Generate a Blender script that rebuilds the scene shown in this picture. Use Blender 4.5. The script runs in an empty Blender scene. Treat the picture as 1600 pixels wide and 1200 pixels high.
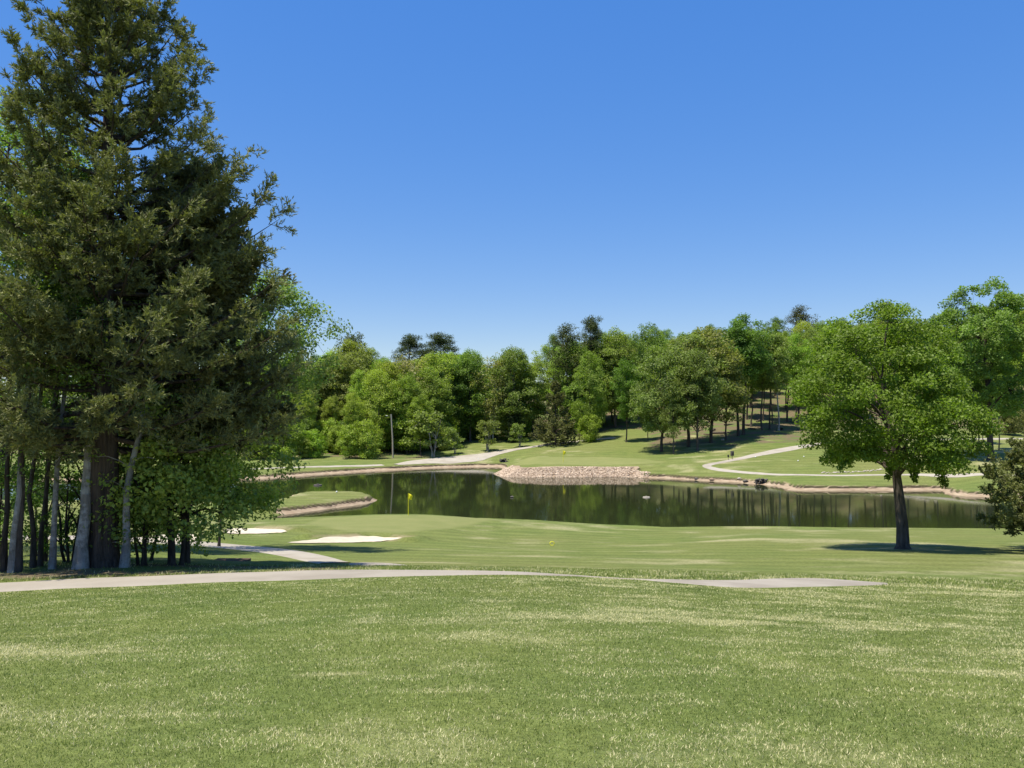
import bpy, math, random
import numpy as np
R = math.radians
C = bpy.context.scene.collection
rng = np.random.default_rng(7)
random.seed(7)
F_PX = 1208.0
PITCH = math.atan(40 / F_PX)
WATER = -12.0

# ------------------------------------------------------------------ numpy noise
_perm = np.random.default_rng(3).random((256, 256))
def vnoise(x, y, s):
    x = np.asarray(x, float) / s + 91.7; y = np.asarray(y, float) / s + 37.3
    xi = np.floor(x).astype(int); yi = np.floor(y).astype(int)
    fx = x - xi; fy = y - yi
    fx = fx * fx * (3 - 2 * fx); fy = fy * fy * (3 - 2 * fy)
    g = lambda i, j: _perm[(xi + i) & 255, (yi + j) & 255]
    return (g(0,0)*(1-fx)+g(1,0)*fx)*(1-fy) + (g(0,1)*(1-fx)+g(1,1)*fx)*fy
def fbm(x, y, s, o=4):
    t = 0; a = .5; n = 0
    for k in range(o):
        t = t + a * vnoise(x + 13*k, y - 7*k, s / 2**k); n += a; a *= .55
    return t / n
def sstep(a, b, x):
    t = np.clip((x - a) / (b - a), 0, 1)
    return t * t * (3 - 2 * t)

# ------------------------------------------------------------------ terrain heights (camera is the origin, z up, y forward)
COLS = np.array([-500, 0, 160, 400, 640, 800, 1000, 1200, 1400, 1600, 2100], float)
def zr(Y, rows): return [-(r - 640) / F_PX * Y for r in rows]
near = [
 (-60, [-1.0]*11), (-10, [-1.35]*11), (0, [-1.55]*11), (3.45, [-1.62]*11),
 (10, [-2.95, -2.85, -2.8, -2.72, -2.66, -2.64, -2.7, -2.76, -2.84, -2.9, -3.0]),
 (17.5, zr(17.5, [935, 926, 919, 909, 903, 903, 910, 919, 925, 929, 935])),
 (20, zr(20, [915, 910, 902, 893, 891.5, 893, 902, 907, 914, 923, 930])),
 (22.5, zr(22.5, [893, 890, 885, 887, 887, 890, 895, 902, 909, 917, 925])),
 (26, zr(26, [878, 876, 876, 881, 883, 886, 890, 896, 901, 906, 910])),
 (32, zr(32, [858, 858, 860, 872, 877, 880, 883, 884, 885, 888, 890])),
 (38, zr(38, [845, 845, 849, 862, 868, 871, 873, 871, 869, 872, 874])),
 (45, zr(45, [833, 834, 839, 850, 857, 861, 862, 859, 857, 859, 861])),
 (55, zr(55, [818, 820, 826, 836, 843, 850, 851, 844, 843, 844, 846])),
 (65, zr(65, [808, 810, 815, 823, 824, 836, 838, 835, 834, 834, 836])),
 (74, zr(74, [802, 803, 806, 811, 802.5, 815, 828, 828, 828, 828, 829])),
 (81, zr(81, [800, 800, 802, 808, 802, 809, 818, 820, 820, 820, 820])),
 (90, [-11.4]*11), (104, [-11.2]*11),
]
FC = np.array([-500, 300, 500, 640, 760, 880, 1000, 1100, 1200, 1300, 1400, 1500, 1600, 2100], float)
far = [
 (90, [-11.4]*14), (104, [-11.2]*14),
 (115, [-11.2]*11 + [-10.5, -10.4, -10.4]),
 (125, [-11.2]*7 + [-11.1, -10.9, -10.6, -10.4, -8.9, -8.6, -8.5]),
 (135, [-11.2]*6 + [-11, -10.7, -10.0, -9.6, -9.2, -7.6, -7.5, -7.4]),
 (140, [-11.1,-11.1,-11.1,-11.1,-11.1,-10.4,-10.5,-10.1,-9.4,-8.9,-8.5,-7.3,-7.2,-7.1]),
 (145, [-11.1,-11.1,-11,-11,-11,-10.2,-10.2,-9.6,-8.9,-8.3,-8,-7,-7,-7]),
 (155, [-10.9,-10.9,-10.8,-11,-11,-9.95,-9.6,-8.9,-7.7,-7.2,-7,-6.5,-6.4,-6.3]),
 (165, [-10.6,-10.6,-10.6,-10.9,-10.9,-9.4,-8.9,-7.8,-6.6,-6.4,-6.2,-5.9,-6,-6]),
 (180, [-10,-10,-10,-10.3,-9.2,-8.2,-7.2,-5.9,-5.1,-4.9,-4.8,-4.5,-4.5,-4.5]),
 (200, [-9,-9,-9,-9,-8,-6.5,-5.3,-3.3,-2.5,-2.3,-2.3,-2.3,-2.5,-2.5]),
 (230, [-7,-7,-7,-6,-4.5,-2.5,.5,2,3,3.2,3.2,3,3,3]),
 (280, [-4,-4,-3,-1,2,6,11,13,14,14.5,14.5,14,13,13]),
 (350, [0,0,0,3,7,13,20,23,24,24,24,24,23,23]), (500, [5]*5+[12]+[22]*8), (1200, [12]*14),
]
def interp_tab(cols, tab, c, Y):
    ys = np.array([t[0] for t in tab], float)
    T = np.array([np.interp(cols, cols, t[1]) for t in tab])
    Y = np.clip(Y, ys[0], ys[-1])
    i = np.clip(np.searchsorted(ys, Y) - 1, 0, len(ys) - 2)
    f = (Y - ys[i]) / (ys[i+1] - ys[i])
    c = np.clip(c, cols[0], cols[-1])
    j = np.clip(np.searchsorted(cols, c) - 1, 0, len(cols) - 2)
    g = (c - cols[j]) / (cols[j+1] - cols[j]); g = g*g*(3-2*g)
    return (T[i,j]*(1-g)+T[i,j+1]*g)*(1-f) + (T[i+1,j]*(1-g)+T[i+1,j+1]*g)*f
def base_raw(X, Y):
    c = 800 + F_PX * X / np.maximum(Y, 6.0)
    a = interp_tab(COLS, near, c, Y); b = interp_tab(FC, far, c, Y)
    return np.where(Y < 97, a, b)
def blur(Z, s):
    k = int(3*s+1); w = np.exp(-.5*(np.arange(-k, k+1)/s)**2); w /= w.sum()
    P = np.pad(Z, k, mode='edge')
    P = sum(w[i]*P[i:i+Z.shape[0], :] for i in range(2*k+1))
    return sum(w[i]*P[:, i:i+Z.shape[1]] for i in range(2*k+1))
gx = np.arange(-260, 261, .5); gy = np.arange(-60, 420, .5)
GX, GY = np.meshgrid(gx, gy, indexing='ij')
B0 = base_raw(GX, GY)
Bn, Bm, Bf = blur(B0, 1.0), blur(B0, 2.6), blur(B0, 6)
w1 = sstep(22, 40, GY); w2 = sstep(95, 135, GY)
BS = (Bn*(1-w1)+Bm*w1)*(1-w2*.55) + Bf*w2*.55
BS += (fbm(GX, GY, 14, 3) - .5) * (.10 + .35*sstep(30, 60, GY)) * (1-.6*sstep(64,72,GY)*sstep(90,80,GY))
def bil(ax, ay, Z, x, y):
    i = np.clip(np.searchsorted(ax, x) - 1, 0, len(ax)-2); j = np.clip(np.searchsorted(ay, y) - 1, 0, len(ay)-2)
    f = np.clip((x - ax[i])/(ax[i+1]-ax[i]), 0, 1); g = np.clip((y - ay[j])/(ay[j+1]-ay[j]), 0, 1)
    return (Z[i,j]*(1-f)+Z[i+1,j]*f)*(1-g) + (Z[i,j+1]*(1-f)+Z[i+1,j+1]*f)*g

def ray(px, row):
    dx = (px - 800)/F_PX; dy = (600 - row)/F_PX
    return np.array([dx, math.cos(PITCH) - dy*math.sin(PITCH), math.sin(PITCH) + dy*math.cos(PITCH)])
def onz(px, row, z=WATER):
    d = ray(px, row); t = z/d[2]; return (d[0]*t, d[1]*t)
def pY(px, Y): return ((px-800)/F_PX*Y, Y)

# shoreline of the lake
shore = [onz(*p) for p in [(1900,826),(1545,826),(1320,824.5),(1200,822.5),(1110,823),(1040,824),(995,821.5),(950,820),(905,817.5),
   (837,813),(754,810),(680,810),(560,811),(474,811),(436,813),(405,811),(440,804.5),(474,800.6),(530,793),(570,787.5),(588,783),(592,779.5)]]
shore += [pY(588,103.5), pY(575,106), pY(545,108.5), pY(515,109.5), pY(480,108.5), pY(455,105), pY(438,100), pY(422,97), pY(380,96), pY(250,97), pY(50,98), pY(-600,96)]
shore += [onz(*p) for p in [(-600,752),(300,751),(417,748),(492,742),(586,736),(680,731.2),(740,729.6),(779,729.5),(786,732),(782,737),(775,741),(792,745),
   (850,745.6),(930,745.2),(995,745.5),(1003,746.7),(1040,747.5),(1095,751),(1150,754),(1187,757),(1214,760),(1232,766),(1260,766.8),(1320,766.5),(1400,766.8),(1470,766),
   (1480,772),(1510,776),(1700,779),(1900,780)]]
shore = np.array(shore)
def sdf_poly(P, x, y):
    x = np.asarray(x, float); y = np.asarray(y, float)
    d = np.full(x.shape, 1e9); ins = np.zeros(x.shape, bool)
    for a, b in zip(P, np.roll(P, -1, 0)):
        e = b - a; t = np.clip(((x-a[0])*e[0]+(y-a[1])*e[1])/(e@e+1e-12), 0, 1)
        d = np.minimum(d, np.hypot(x-a[0]-t*e[0], y-a[1]-t*e[1]))
        if abs(b[1]-a[1]) > 1e-9:
            c = ((a[1] > y) != (b[1] > y)) & (x < (b[0]-a[0])*(y-a[1])/(b[1]-a[1]) + a[0])
            ins ^= c
    return np.where(ins, -d, d)          # negative inside

def axis(segs):
    o = []
    for a, b, s in segs: o += list(np.arange(a, b, s))
    return np.array(o + [segs[-1][1]], float)
AX = axis([(-480,-210,30),(-210,-112,2),(-112,-15,.45),(-15,15,.22),(15,125,.45),(125,230,2),(230,490,30)])
AY = axis([(-60,2,2.5),(2,30,.2),(30,76,.35),(76,168,.26),(168,262,.9),(262,430,6),(430,640,40)])
TX, TY = np.meshgrid(AX, AY, indexing='ij')
TZ = bil(gx, gy, BS, TX, TY)
SD = np.full(TX.shape, 60.0)
m = (TY > 70) & (TY < 175) & (np.abs(TX) < 260)
SD[m] = sdf_poly(shore, TX[m], TY[m] )
SD[m] += (fbm(TX[m], TY[m], 2.2, 3) - .5) * .7 * sstep(0, 1, (TY[m] > 88)*1.)
PXC = 800 + F_PX*TX/np.maximum(TY, 1)
rip = (PXC > 773) & (PXC < 999) & (TY > 128) & (TY < 147) & (SD < 4.2)
farb = ((TY > 88.5) & (PXC < 610)) | (TY > 100)
bw = (.4 + .75*fbm(TX, TY, 7, 2))*np.where(TY < 112, .75, 1)
lip = .30 + .25*fbm(TX+50, TY, 4, 2)
zb = WATER + .30*np.clip(SD/bw, 0, 1) + lip*sstep(0, .4, SD-bw)
up = sstep(0, 7, SD-bw)
z_far = np.where(SD < bw+.4, zb, zb*(1-up) + np.maximum(TZ, WATER+.6)*up)
z_near = WATER + .10*sstep(0,.5,SD) + (np.maximum(TZ, WATER+.2) - WATER-.1)*sstep(-.3, 7, SD)
z_rip = WATER + np.clip(SD/2.8, 0, 1)*(np.maximum(TZ, -10.6)-WATER)
zl = np.where(farb, z_far, z_near); zl = np.where(rip, z_rip, zl)
zl = np.where(SD < 0, np.maximum(WATER + .35*SD, -14.5), zl)
TZ = np.where(m, zl, TZ)
DIRT = np.where(farb & m, sstep(-.5, -.1, SD)*sstep(bw+.42, bw+.2, SD), 0)
DIRT = np.where(rip, 1, DIRT)
DIRT = np.where(m & (SD < -.4), 1, DIRT)
def hgt(x, y): return bil(AX, AY, TZ, np.asarray(x, float), np.asarray(y, float))
def at(px, row, t0=2.5, tmax=420):
    d = ray(px, row); ts = np.concatenate([np.arange(t0, 40, .1), np.arange(40, tmax, .25)])
    P = d[None]*ts[:, None]; h = hgt(P[:, 0], P[:, 1])
    k = np.argmax(P[:, 2] < h)
    if P[k, 2] >= h[k]: k = len(ts)-1
    if k > 0:
        a = P[k-1, 2]-h[k-1]; b = h[k]-P[k, 2]; t = ts[k-1] + (ts[k]-ts[k-1])*a/max(a+b, 1e-9)
    else: t = ts[k]
    return d*t
def ground(px, Y):
    x = (px-800)/F_PX*Y; return (x, Y, float(hgt(x, Y)))

# bunkers: pixel outlines put on the ground, then sunk a little
def poly_at(pts): return np.array([at(*p)[:2] for p in pts])
bunker_px = {
 'a': [(448,848.5),(500,843),(545,841),(575,840),(600,841.5),(636,844),(618,846),(570,847),(520,848.5),(480,849.3)],
 'b': [(355,828),(385,827.5),(415,828),(447,830.5),(438,832.5),(410,834),(370,834.5),(350,832.5)],
 'c': [(236,840),(262,837.5),(300,838),(318,841),(305,846),(270,848),(240,847)],
}
bunkers = {k: poly_at(v) for k, v in bunker_px.items()}
for k, P in bunkers.items():
    mm = (TY > P[:,1].min()-4) & (TY < P[:,1].max()+4) & (TX > P[:,0].min()-4) & (TX < P[:,0].max()+4)
    s = sdf_poly(P, TX[mm], TY[mm])
    back_ = TY[mm] > P[:,1].mean()
    TZ[mm] += .34*np.exp(-((s-1.0)/.75)**2) * back_ - .22*sstep(.1, -.6, s)
    DIRT[mm] = np.maximum(DIRT[mm], .75*np.exp(-((s-.25)/.3)**2)*back_*sstep(.35,.6,fbm(TX[mm],TY[mm],1.2,2)))
# putting greens
greenA = poly_at([(500,810),(560,806),(640,805),(700,807),(755,809),(770,813),(735,821),(690,827),(640,831),(580,832),(530,828),(480,818)])
greenB = poly_at([(800,726.5),(850,726),(930,727.5),(1000,725),(1040,722),(1010,717.5),(940,714),(880,714),(820,717)])
GREEN = np.zeros(TX.shape)
for P in (greenA, greenB):
    mm = (np.abs(TX-P[:,0].mean()) < 40) & (np.abs(TY-P[:,1].mean()) < 40)
    GREEN[mm] = np.maximum(GREEN[mm], sstep(.5, -.5, sdf_poly(P, TX[mm], TY[mm])))
# forest floor
LIT = np.zeros(TX.shape)
n8 = fbm(TX, TY, 9, 3)
LIT = np.maximum(LIT, sstep(165, 172, TY + 14*(n8-.5)) * sstep(690, 640, PXC))
LIT = np.maximum(LIT, sstep(196, 205, TY + 20*(n8-.5)) * sstep(600, 680, PXC))
LIT = np.maximum(LIT, sstep(160, 168, TY + 18*(n8-.5)) * sstep(1000, 1030, PXC) * sstep(1275, 1245, PXC))
LIT = np.maximum(LIT, sstep(172, 180, TY + 18*(n8-.5)) * sstep(1225, 1275, PXC))
LIT = LIT * sstep(.30, .55, fbm(TX+30, TY, 6, 3) + .10)
cb = ground(165, 22.5)
LIT = np.maximum(LIT, sstep(4.8, 2.2, np.hypot((TX-cb[0]-1.2)/1.9, (TY-cb[1]-.3)*1.35) + 1.5*(n8-.5)) * (TY > 20.6))
# straw coloured patches
def dryf(x, y):
    n = fbm(x*.9, y*1.1, .9, 5); b = fbm(x+40, y+11, 6, 2)
    d = .75*sstep(.57, .84, n*.72 + b*.42)
    for (cx, cy, rx, ry, k) in [(-4.4,7.6,1.1,.22,.8),(-6.3,8.0,2.2,.45,.6),(-1.35,6.0,.42,.11,.95),(2.3,10.0,2.4,.50,.9),(4.0,10.8,2.2,.45,.7),(4.6,6.6,1.4,.18,.7),(-.5,5.3,.6,.10,.6),(-.4,9.2,1.4,.25,.4),(13,17.5,5,.8,.8),(9,12.3,2.4,.4,.4),(-2.3,4.7,.5,.10,.4)]:
        g = np.exp(-((x-cx)/rx)**2 - ((y-cy)/ry)**2)
        d = np.maximum(d, k*sstep(.36, .80, g*.70 + 1.0*(fbm(x, y*1.6, .6, 4)-.32)))
    return np.clip(d, 0, 1)
DRY = np.where(TY < 30, dryf(TX, TY), sstep(.60, .84, fbm(TX*.8, TY*1.1, 3, 5)*.7+fbm(TX, TY, 18, 2)*.38))
DRY = DRY*(1-GREEN)

# ------------------------------------------------------------------ mesh helpers
def add_mesh(name, V, F, mat=None, parent=None, tint=None, smooth=False):
    V = np.asarray(V, np.float32).reshape(-1, 3); F = np.asarray(F, np.int32)
    me = bpy.data.meshes.new(name); n, k = F.shape
    me.vertices.add(len(V)); me.vertices.foreach_set('co', V.ravel())
    me.loops.add(n*k); me.loops.foreach_set('vertex_index', F.ravel())
    me.polygons.add(n); me.polygons.foreach_set('loop_start', np.arange(0, n*k, k, dtype=np.int32))
    if smooth: me.polygons.foreach_set('use_smooth', np.ones(n, bool))
    me.update(calc_edges=True)
    if tint is not None:
        a = me.attributes.new('tint', 'FLOAT', 'FACE'); a.data.foreach_set('value', np.asarray(tint, np.float32))
    o = bpy.data.objects.new(name, me); C.objects.link(o)
    if mat: me.materials.append(mat)
    if parent: o.parent = parent
    return o
def tag(o, label=None, cat=None, group=None, kind=None):
    if label: o['label'] = label
    if cat: o['category'] = cat
    if group: o['group'] = group
    if kind: o['kind'] = kind
    return o
def empty(name, loc, label, cat, group=None, rz=0, s=1):
    o = bpy.data.objects.new(name, None); C.objects.link(o); o.location = loc; o.rotation_euler = (0, 0, rz)
    o.scale = (s, s, s) if not isinstance(s, tuple) else s
    o.empty_display_size = .3
    return tag(o, label, cat, group)
def grid_mesh(name, X, Y, Z, mat, kind='structure', smooth=True):
    nx, ny = X.shape; I = np.arange(nx*ny).reshape(nx, ny)
    F = np.stack([I[:-1,:-1], I[1:,:-1], I[1:,1:], I[:-1,1:]], -1).reshape(-1, 4)
    o = add_mesh(name, np.stack([X, Y, Z], -1), F, mat, smooth=smooth)
    if kind: o['kind'] = kind
    return o
def tubes(lines, ns=6):
    """lines: list of (points Nx3, radii N) -> V, F"""
    Vs, Fs, off = [], [], 0
    a = np.arange(ns)/ns*2*np.pi; ca, sa = np.cos(a), np.sin(a)
    for P, r in lines:
        P = np.asarray(P, float); r = np.asarray(r, float); n = len(P)
        T = np.gradient(P, axis=0); T /= np.linalg.norm(T, axis=1, keepdims=True)+1e-9
        ref = np.where(np.abs(T[:, 2:3]) > .8, np.array([[1., 0, 0]]), np.array([[0, 0, 1.]]))
        U = np.cross(T, ref); U /= np.linalg.norm(U, axis=1, keepdims=True)+1e-9; W = np.cross(T, U)
        V = P[:, None] + r[:, None, None]*(U[:, None]*ca[None, :, None] + W[:, None]*sa[None, :, None])
        I = np.arange(n*ns).reshape(n, ns) + off
        J = np.roll(I, -1, 1)
        Fs.append(np.stack([I[:-1], J[:-1], J[1:], I[1:]], -1).reshape(-1, 4)); Vs.append(V.reshape(-1, 3)); off += n*ns
    return np.concatenate(Vs), np.concatenate(Fs)
def box(x0, x1, y0, y1, z0, z1):
    V = np.array([(x0,y0,z0),(x1,y0,z0),(x1,y1,z0),(x0,y1,z0),(x0,y0,z1),(x1,y0,z1),(x1,y1,z1),(x0,y1,z1)], float)
    F = np.array([(0,3,2,1),(4,5,6,7),(0,1,5,4),(1,2,6,5),(2,3,7,6),(3,0,4,7)])
    return V, F
def join(parts):
    Vs, Fs, o = [], [], 0
    for V, F in parts: Vs.append(V); Fs.append(F+o); o += len(V)
    return np.concatenate(Vs), np.concatenate(Fs)
def bevel(o, w=.01, s=2):
    md = o.modifiers.new('bevel', 'BEVEL'); md.width = w; md.segments = s; return o
def unit(v): return v/(np.linalg.norm(v, axis=-1, keepdims=True)+1e-9)

# ------------------------------------------------------------------ materials
def mat(name):
    m = bpy.data.materials.new(name); m.use_nodes = True; nt = m.node_tree; nt.nodes.clear()
    out = nt.nodes.new('ShaderNodeOutputMaterial'); return m, nt, out
class N:
    def __init__(s, nt): s.nt = nt
    def n(s, t, **k):
        x = s.nt.nodes.new(t)
        for a, b in k.items(): setattr(x, a, b)
        return x
    def l(s, a, b): s.nt.links.new(a, b)
    def noise(s, vec, scale, detail=4, rough=.55):
        x = s.n('ShaderNodeTexNoise'); x.inputs['Scale'].default_value = scale; x.inputs['Detail'].default_value = detail
        x.inputs['Roughness'].default_value = rough
        if vec is not None: s.l(vec, x.inputs['Vector'])
        return x.outputs['Fac']
    def ramp(s, fac, a, b, va=0., vb=1.):
        x = s.n('ShaderNodeMapRange'); x.clamp = True; s.l(fac, x.inputs[0])
        for i, v in enumerate((a, b, va, vb)): x.inputs[i+1].default_value = v
        return x.outputs[0]
    def math(s, op, a, b=None):
        x = s.n('ShaderNodeMath', operation=op)
        for i, v in enumerate((a, b)):
            if v is None: continue
            if isinstance(v, (int, float)): x.inputs[i].default_value = v
            else: s.l(v, x.inputs[i])
        return x.outputs[0]
    def mix(s, fac, a, b, mode='MIX'):
        x = s.n('ShaderNodeMix', data_type='RGBA', blend_type=mode)
        for i, v in ((0, fac), (6, a), (7, b)):
            if isinstance(v, (int, float)): x.inputs[i].default_value = v
            elif isinstance(v, tuple): x.inputs[i].default_value = (*v, 1)
            else: s.l(v, x.inputs[i])
        return x.outputs[2]
    def attr(s, name): return s.n('ShaderNodeAttribute', attribute_name=name)
    def vscale(s, vec, v):
        x = s.n('ShaderNodeMapping'); s.l(vec, x.inputs[0]); x.inputs['Scale'].default_value = v; return x.outputs[0]
    def bump(s, h, strength, dist):
        x = s.n('ShaderNodeBump'); x.inputs['Strength'].default_value = strength; x.inputs['Distance'].default_value = dist
        s.l(h, x.inputs['Height']); return x.outputs[0]
    def bsdf(s, col, rough=.8, normal=None, spec=.2, metal=0):
        x = s.n('ShaderNodeBsdfPrincipled'); x.inputs['Roughness'].default_value = rough; x.inputs['Specular IOR Level'].default_value = spec
        x.inputs['Metallic'].default_value = metal
        if isinstance(col, tuple): x.inputs['Base Color'].default_value = (*col, 1)
        else: s.l(col, x.inputs['Base Color'])
        if normal is not None: s.l(normal, x.inputs['Normal'])
        return x.outputs[0]

def ground_mat():
    m, nt, out = mat('turf'); g = N(nt)
    pos = g.n('ShaderNodeNewGeometry').outputs['Position']
    a = g.attr('surf'); sep = g.n('ShaderNodeSeparateColor'); g.l(a.outputs['Color'], sep.inputs[0])
    dirt, green, lit = sep.outputs; dry = g.attr('dry').outputs['Fac']; nearf = g.attr('near').outputs['Fac']
    big = g.ramp(g.noise(pos, .06, 3), .3, .7); mid = g.ramp(g.noise(pos, .45, 5), .3, .7); fine = g.ramp(g.noise(pos, 6, 6, .7), .3, .7)
    grain = g.ramp(g.noise(pos, 26, 4, .7), .32, .68)
    col = g.mix(mid, (.098, .142, .034), (.160, .194, .052))
    col = g.mix(big, col, g.mix(fine, (.145, .162, .047), (.188, .198, .066)))
    # mowing bands, lighter and darker as the blades lean
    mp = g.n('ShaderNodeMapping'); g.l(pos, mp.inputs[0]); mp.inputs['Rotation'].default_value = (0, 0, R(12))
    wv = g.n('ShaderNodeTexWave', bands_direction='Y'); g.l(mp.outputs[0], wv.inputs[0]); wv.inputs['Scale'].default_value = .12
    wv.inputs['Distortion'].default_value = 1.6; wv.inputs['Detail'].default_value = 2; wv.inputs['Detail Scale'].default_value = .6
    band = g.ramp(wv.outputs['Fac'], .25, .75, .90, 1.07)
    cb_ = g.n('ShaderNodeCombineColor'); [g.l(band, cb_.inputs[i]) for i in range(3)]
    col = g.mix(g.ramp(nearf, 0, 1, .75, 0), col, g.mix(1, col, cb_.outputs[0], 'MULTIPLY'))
    # sward grain
    gr = g.math('ADD', g.math('MULTIPLY', fine, .45), g.math('MULTIPLY', grain, .55))
    gv = g.ramp(gr, .2, .8, .66, 1.30); cg = g.n('ShaderNodeCombineColor'); [g.l(gv, cg.inputs[i]) for i in range(3)]
    col = g.mix(1, col, cg.outputs[0], 'MULTIPLY')
    col = g.mix(g.math('MULTIPLY', g.math('MULTIPLY', dry, g.ramp(nearf, 0, 1, 1, .55)), g.ramp(g.math('ADD', fine, grain), .5, 1.4, .1, 1)), col, (.40, .36, .20))
    gcol = g.mix(mid, (.185, .205, .070), (.225, .230, .088))
    col = g.mix(g.math('MULTIPLY', green, .85), col, gcol)
    litc = g.mix(fine, (.085, .066, .04), (.21, .165, .10)); litc = g.mix(g.ramp(g.noise(pos, .35, 5), .44, .60), litc, g.mix(fine, (.085, .125, .035), (.13, .17, .05)))
    col = g.mix(g.ramp(lit, .2, .7), col, litc)
    dn = g.ramp(g.noise(g.vscale(pos, (.6, .6, 3)), 1.4, 5), .3, .7)
    dcol = g.mix(dn, (.27, .19, .125), (.42, .33, .23))
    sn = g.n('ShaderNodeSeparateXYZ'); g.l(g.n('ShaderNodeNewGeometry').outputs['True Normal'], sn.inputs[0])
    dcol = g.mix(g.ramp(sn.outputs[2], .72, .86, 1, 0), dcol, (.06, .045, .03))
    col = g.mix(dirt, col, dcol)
    h = g.math('ADD', fine, grain)
    g.l(g.bsdf(col, .95, g.bump(h, .6, .03), .1), out.inputs[0]); return m

def leaf_mat(name, trans=.35, rough=.55, spec=.3, own=None):
    m, nt, out = mat(name); g = N(nt)
    oi = g.n('ShaderNodeObjectInfo'); t = g.attr('tint').outputs['Fac']
    base = oi.outputs['Color'] if own is None else None
    if own is not None:
        base = g.n('ShaderNodeRGB').outputs[0]; base.default_value = (*own, 1)
    hs = g.n('ShaderNodeHueSaturation'); g.l(base, hs.inputs['Color'])
    g.l(g.ramp(oi.outputs['Random'], 0, 1, .485, .510), hs.inputs['Hue'])
    g.l(g.ramp(t, 0, 1, .62, 1.42), hs.inputs['Value'])
    c = g.mix(g.ramp(t, .55, 1.1, 0, .35), hs.outputs[0], g.mix(1, hs.outputs[0], (1.28, 1.18, .8), 'MULTIPLY'))
    tc = g.mix(1, c, (1.25, 1.45, .55), 'MULTIPLY')
    d = g.bsdf(c, rough, None, spec); tr = g.n('ShaderNodeBsdfTranslucent'); g.l(tc, tr.inputs[0])
    ms = g.n('ShaderNodeMixShader'); ms.inputs[0].default_value = trans; g.l(d, ms.inputs[1]); g.l(tr.outputs[0], ms.inputs[2])
    g.l(ms.outputs[0], out.inputs[0]); return m
def bark_mat(name, a, b, sc=6, vz=.22, lichen=None):
    m, nt, out = mat(name); g = N(nt)
    pos = g.n('ShaderNodeTexCoord').outputs['Object']; v = g.vscale(pos, (1, 1, vz))
    n1 = g.ramp(g.noise(v, sc, 6, .7), .35, .65); n2 = g.noise(v, sc*4, 4, .7)
    col = g.mix(n1, a, b)
    if lichen:
        col = g.mix(g.ramp(g.noise(pos, 2.6, 5, .65), .47, .58), col, lichen)
        col = g.mix(g.ramp(g.noise(pos, 9, 4, .7), .60, .68), col, a)
    h = g.math('ADD', n1, n2)
    g.l(g.bsdf(col, .9, g.bump(h, .9, .04), .15), out.inputs[0]); return m
def plain(name, a, b=None, sc=3, rough=.7, spec=.25, metal=0, bump=.3, bd=.01):
    m, nt, out = mat(name); g = N(nt); pos = g.n('ShaderNodeNewGeometry').outputs['Position']
    b = b or tuple(x*.8 for x in a); n = g.noise(pos, sc, 6, .65)
    g.l(g.bsdf(g.mix(g.ramp(n, .3, .7), a, b), rough, g.bump(n, bump, bd), spec, metal), out.inputs[0]); return m
def path_mat(name, a, b, c):
    m, nt, out = mat(name); g = N(nt); pos = g.n('ShaderNodeNewGeometry').outputs['Position']
    n = g.ramp(g.noise(pos, .8, 6, .65), .3, .7); f = g.ramp(g.noise(pos, 30, 3, .7), .3, .7); s = g.ramp(g.noise(pos, .35, 4), .52, .62)
    col = g.mix(n, a, b); col = g.mix(g.math('MULTIPLY', s, .5), col, c); col = g.mix(g.math('MULTIPLY', f, .25), col, c)
    g.l(g.bsdf(col, .9, g.bump(f, .4, .01), .2), out.inputs[0]); return m

M_turf = ground_mat()
M_leaf = leaf_mat('leaves', .42); M_needle = leaf_mat('conifer foliage', .22, .6, .25)
M_blade = leaf_mat('grass blade', .30, .5, .3)
M_bark = bark_mat('furrowed bark', (.05, .04, .032), (.15, .125, .10), 7)
M_barkd = bark_mat('dark bark', (.035, .028, .022), (.11, .088, .068), 7)
M_barkp = bark_mat('pale bark', (.16, .145, .12), (.34, .32, .28), 4, .3, (.40, .385, .34))
M_barkc = bark_mat('cedar bark', (.042, .033, .026), (.15, .115, .085), 9, .07)
M_asph = path_mat('worn concrete', (.30, .265, .215), (.37, .33, .275), (.21, .18, .14))
M_conc = path_mat('pale concrete', (.34, .305, .25), (.42, .38, .32), (.26, .22, .17))
M_sand = plain('bunker sand', (.58, .52, .40), (.50, .43, .32), 2.2, .95, .1)
M_yellow = plain('yellow plastic', (.80, .74, .02), (.70, .62, .02), 2, .5, .3)
M_white = plain('white paint', (.75, .74, .70), (.62, .61, .57), 5, .5)
M_black = plain('black paint and culvert dark', (.018, .019, .02), (.03, .03, .03), 4, .45)
M_wood = plain('weathered wood', (.44, .38, .31), (.32, .27, .22), 9, .85)
M_dirt = plain('bare dirt', (.13, .09, .06), (.08, .055, .04), 5, .95, .1)
M_stone_d = plain('dark stone', (.07, .06, .055), (.15, .13, .11), 6, .85)
M_stone_w = plain('pale stone', (.48, .43, .35), (.36, .31, .25), 4, .85)
def rock_mat():
    m, nt, out = mat('riprap rock'); g = N(nt); pos = g.n('ShaderNodeNewGeometry').outputs['Position']; t = g.attr('tint').outputs['Fac']
    col = g.mix(t, (.23, .16, .11), (.66, .53, .40)); n = g.noise(pos, 5, 5)
    col = g.mix(g.ramp(n, .4, .75, 0, .5), col, (.40, .29, .20))
    g.l(g.bsdf(col, .9, g.bump(n, .6, .05), .15), out.inputs[0]); return m
M_rock = rock_mat()
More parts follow.
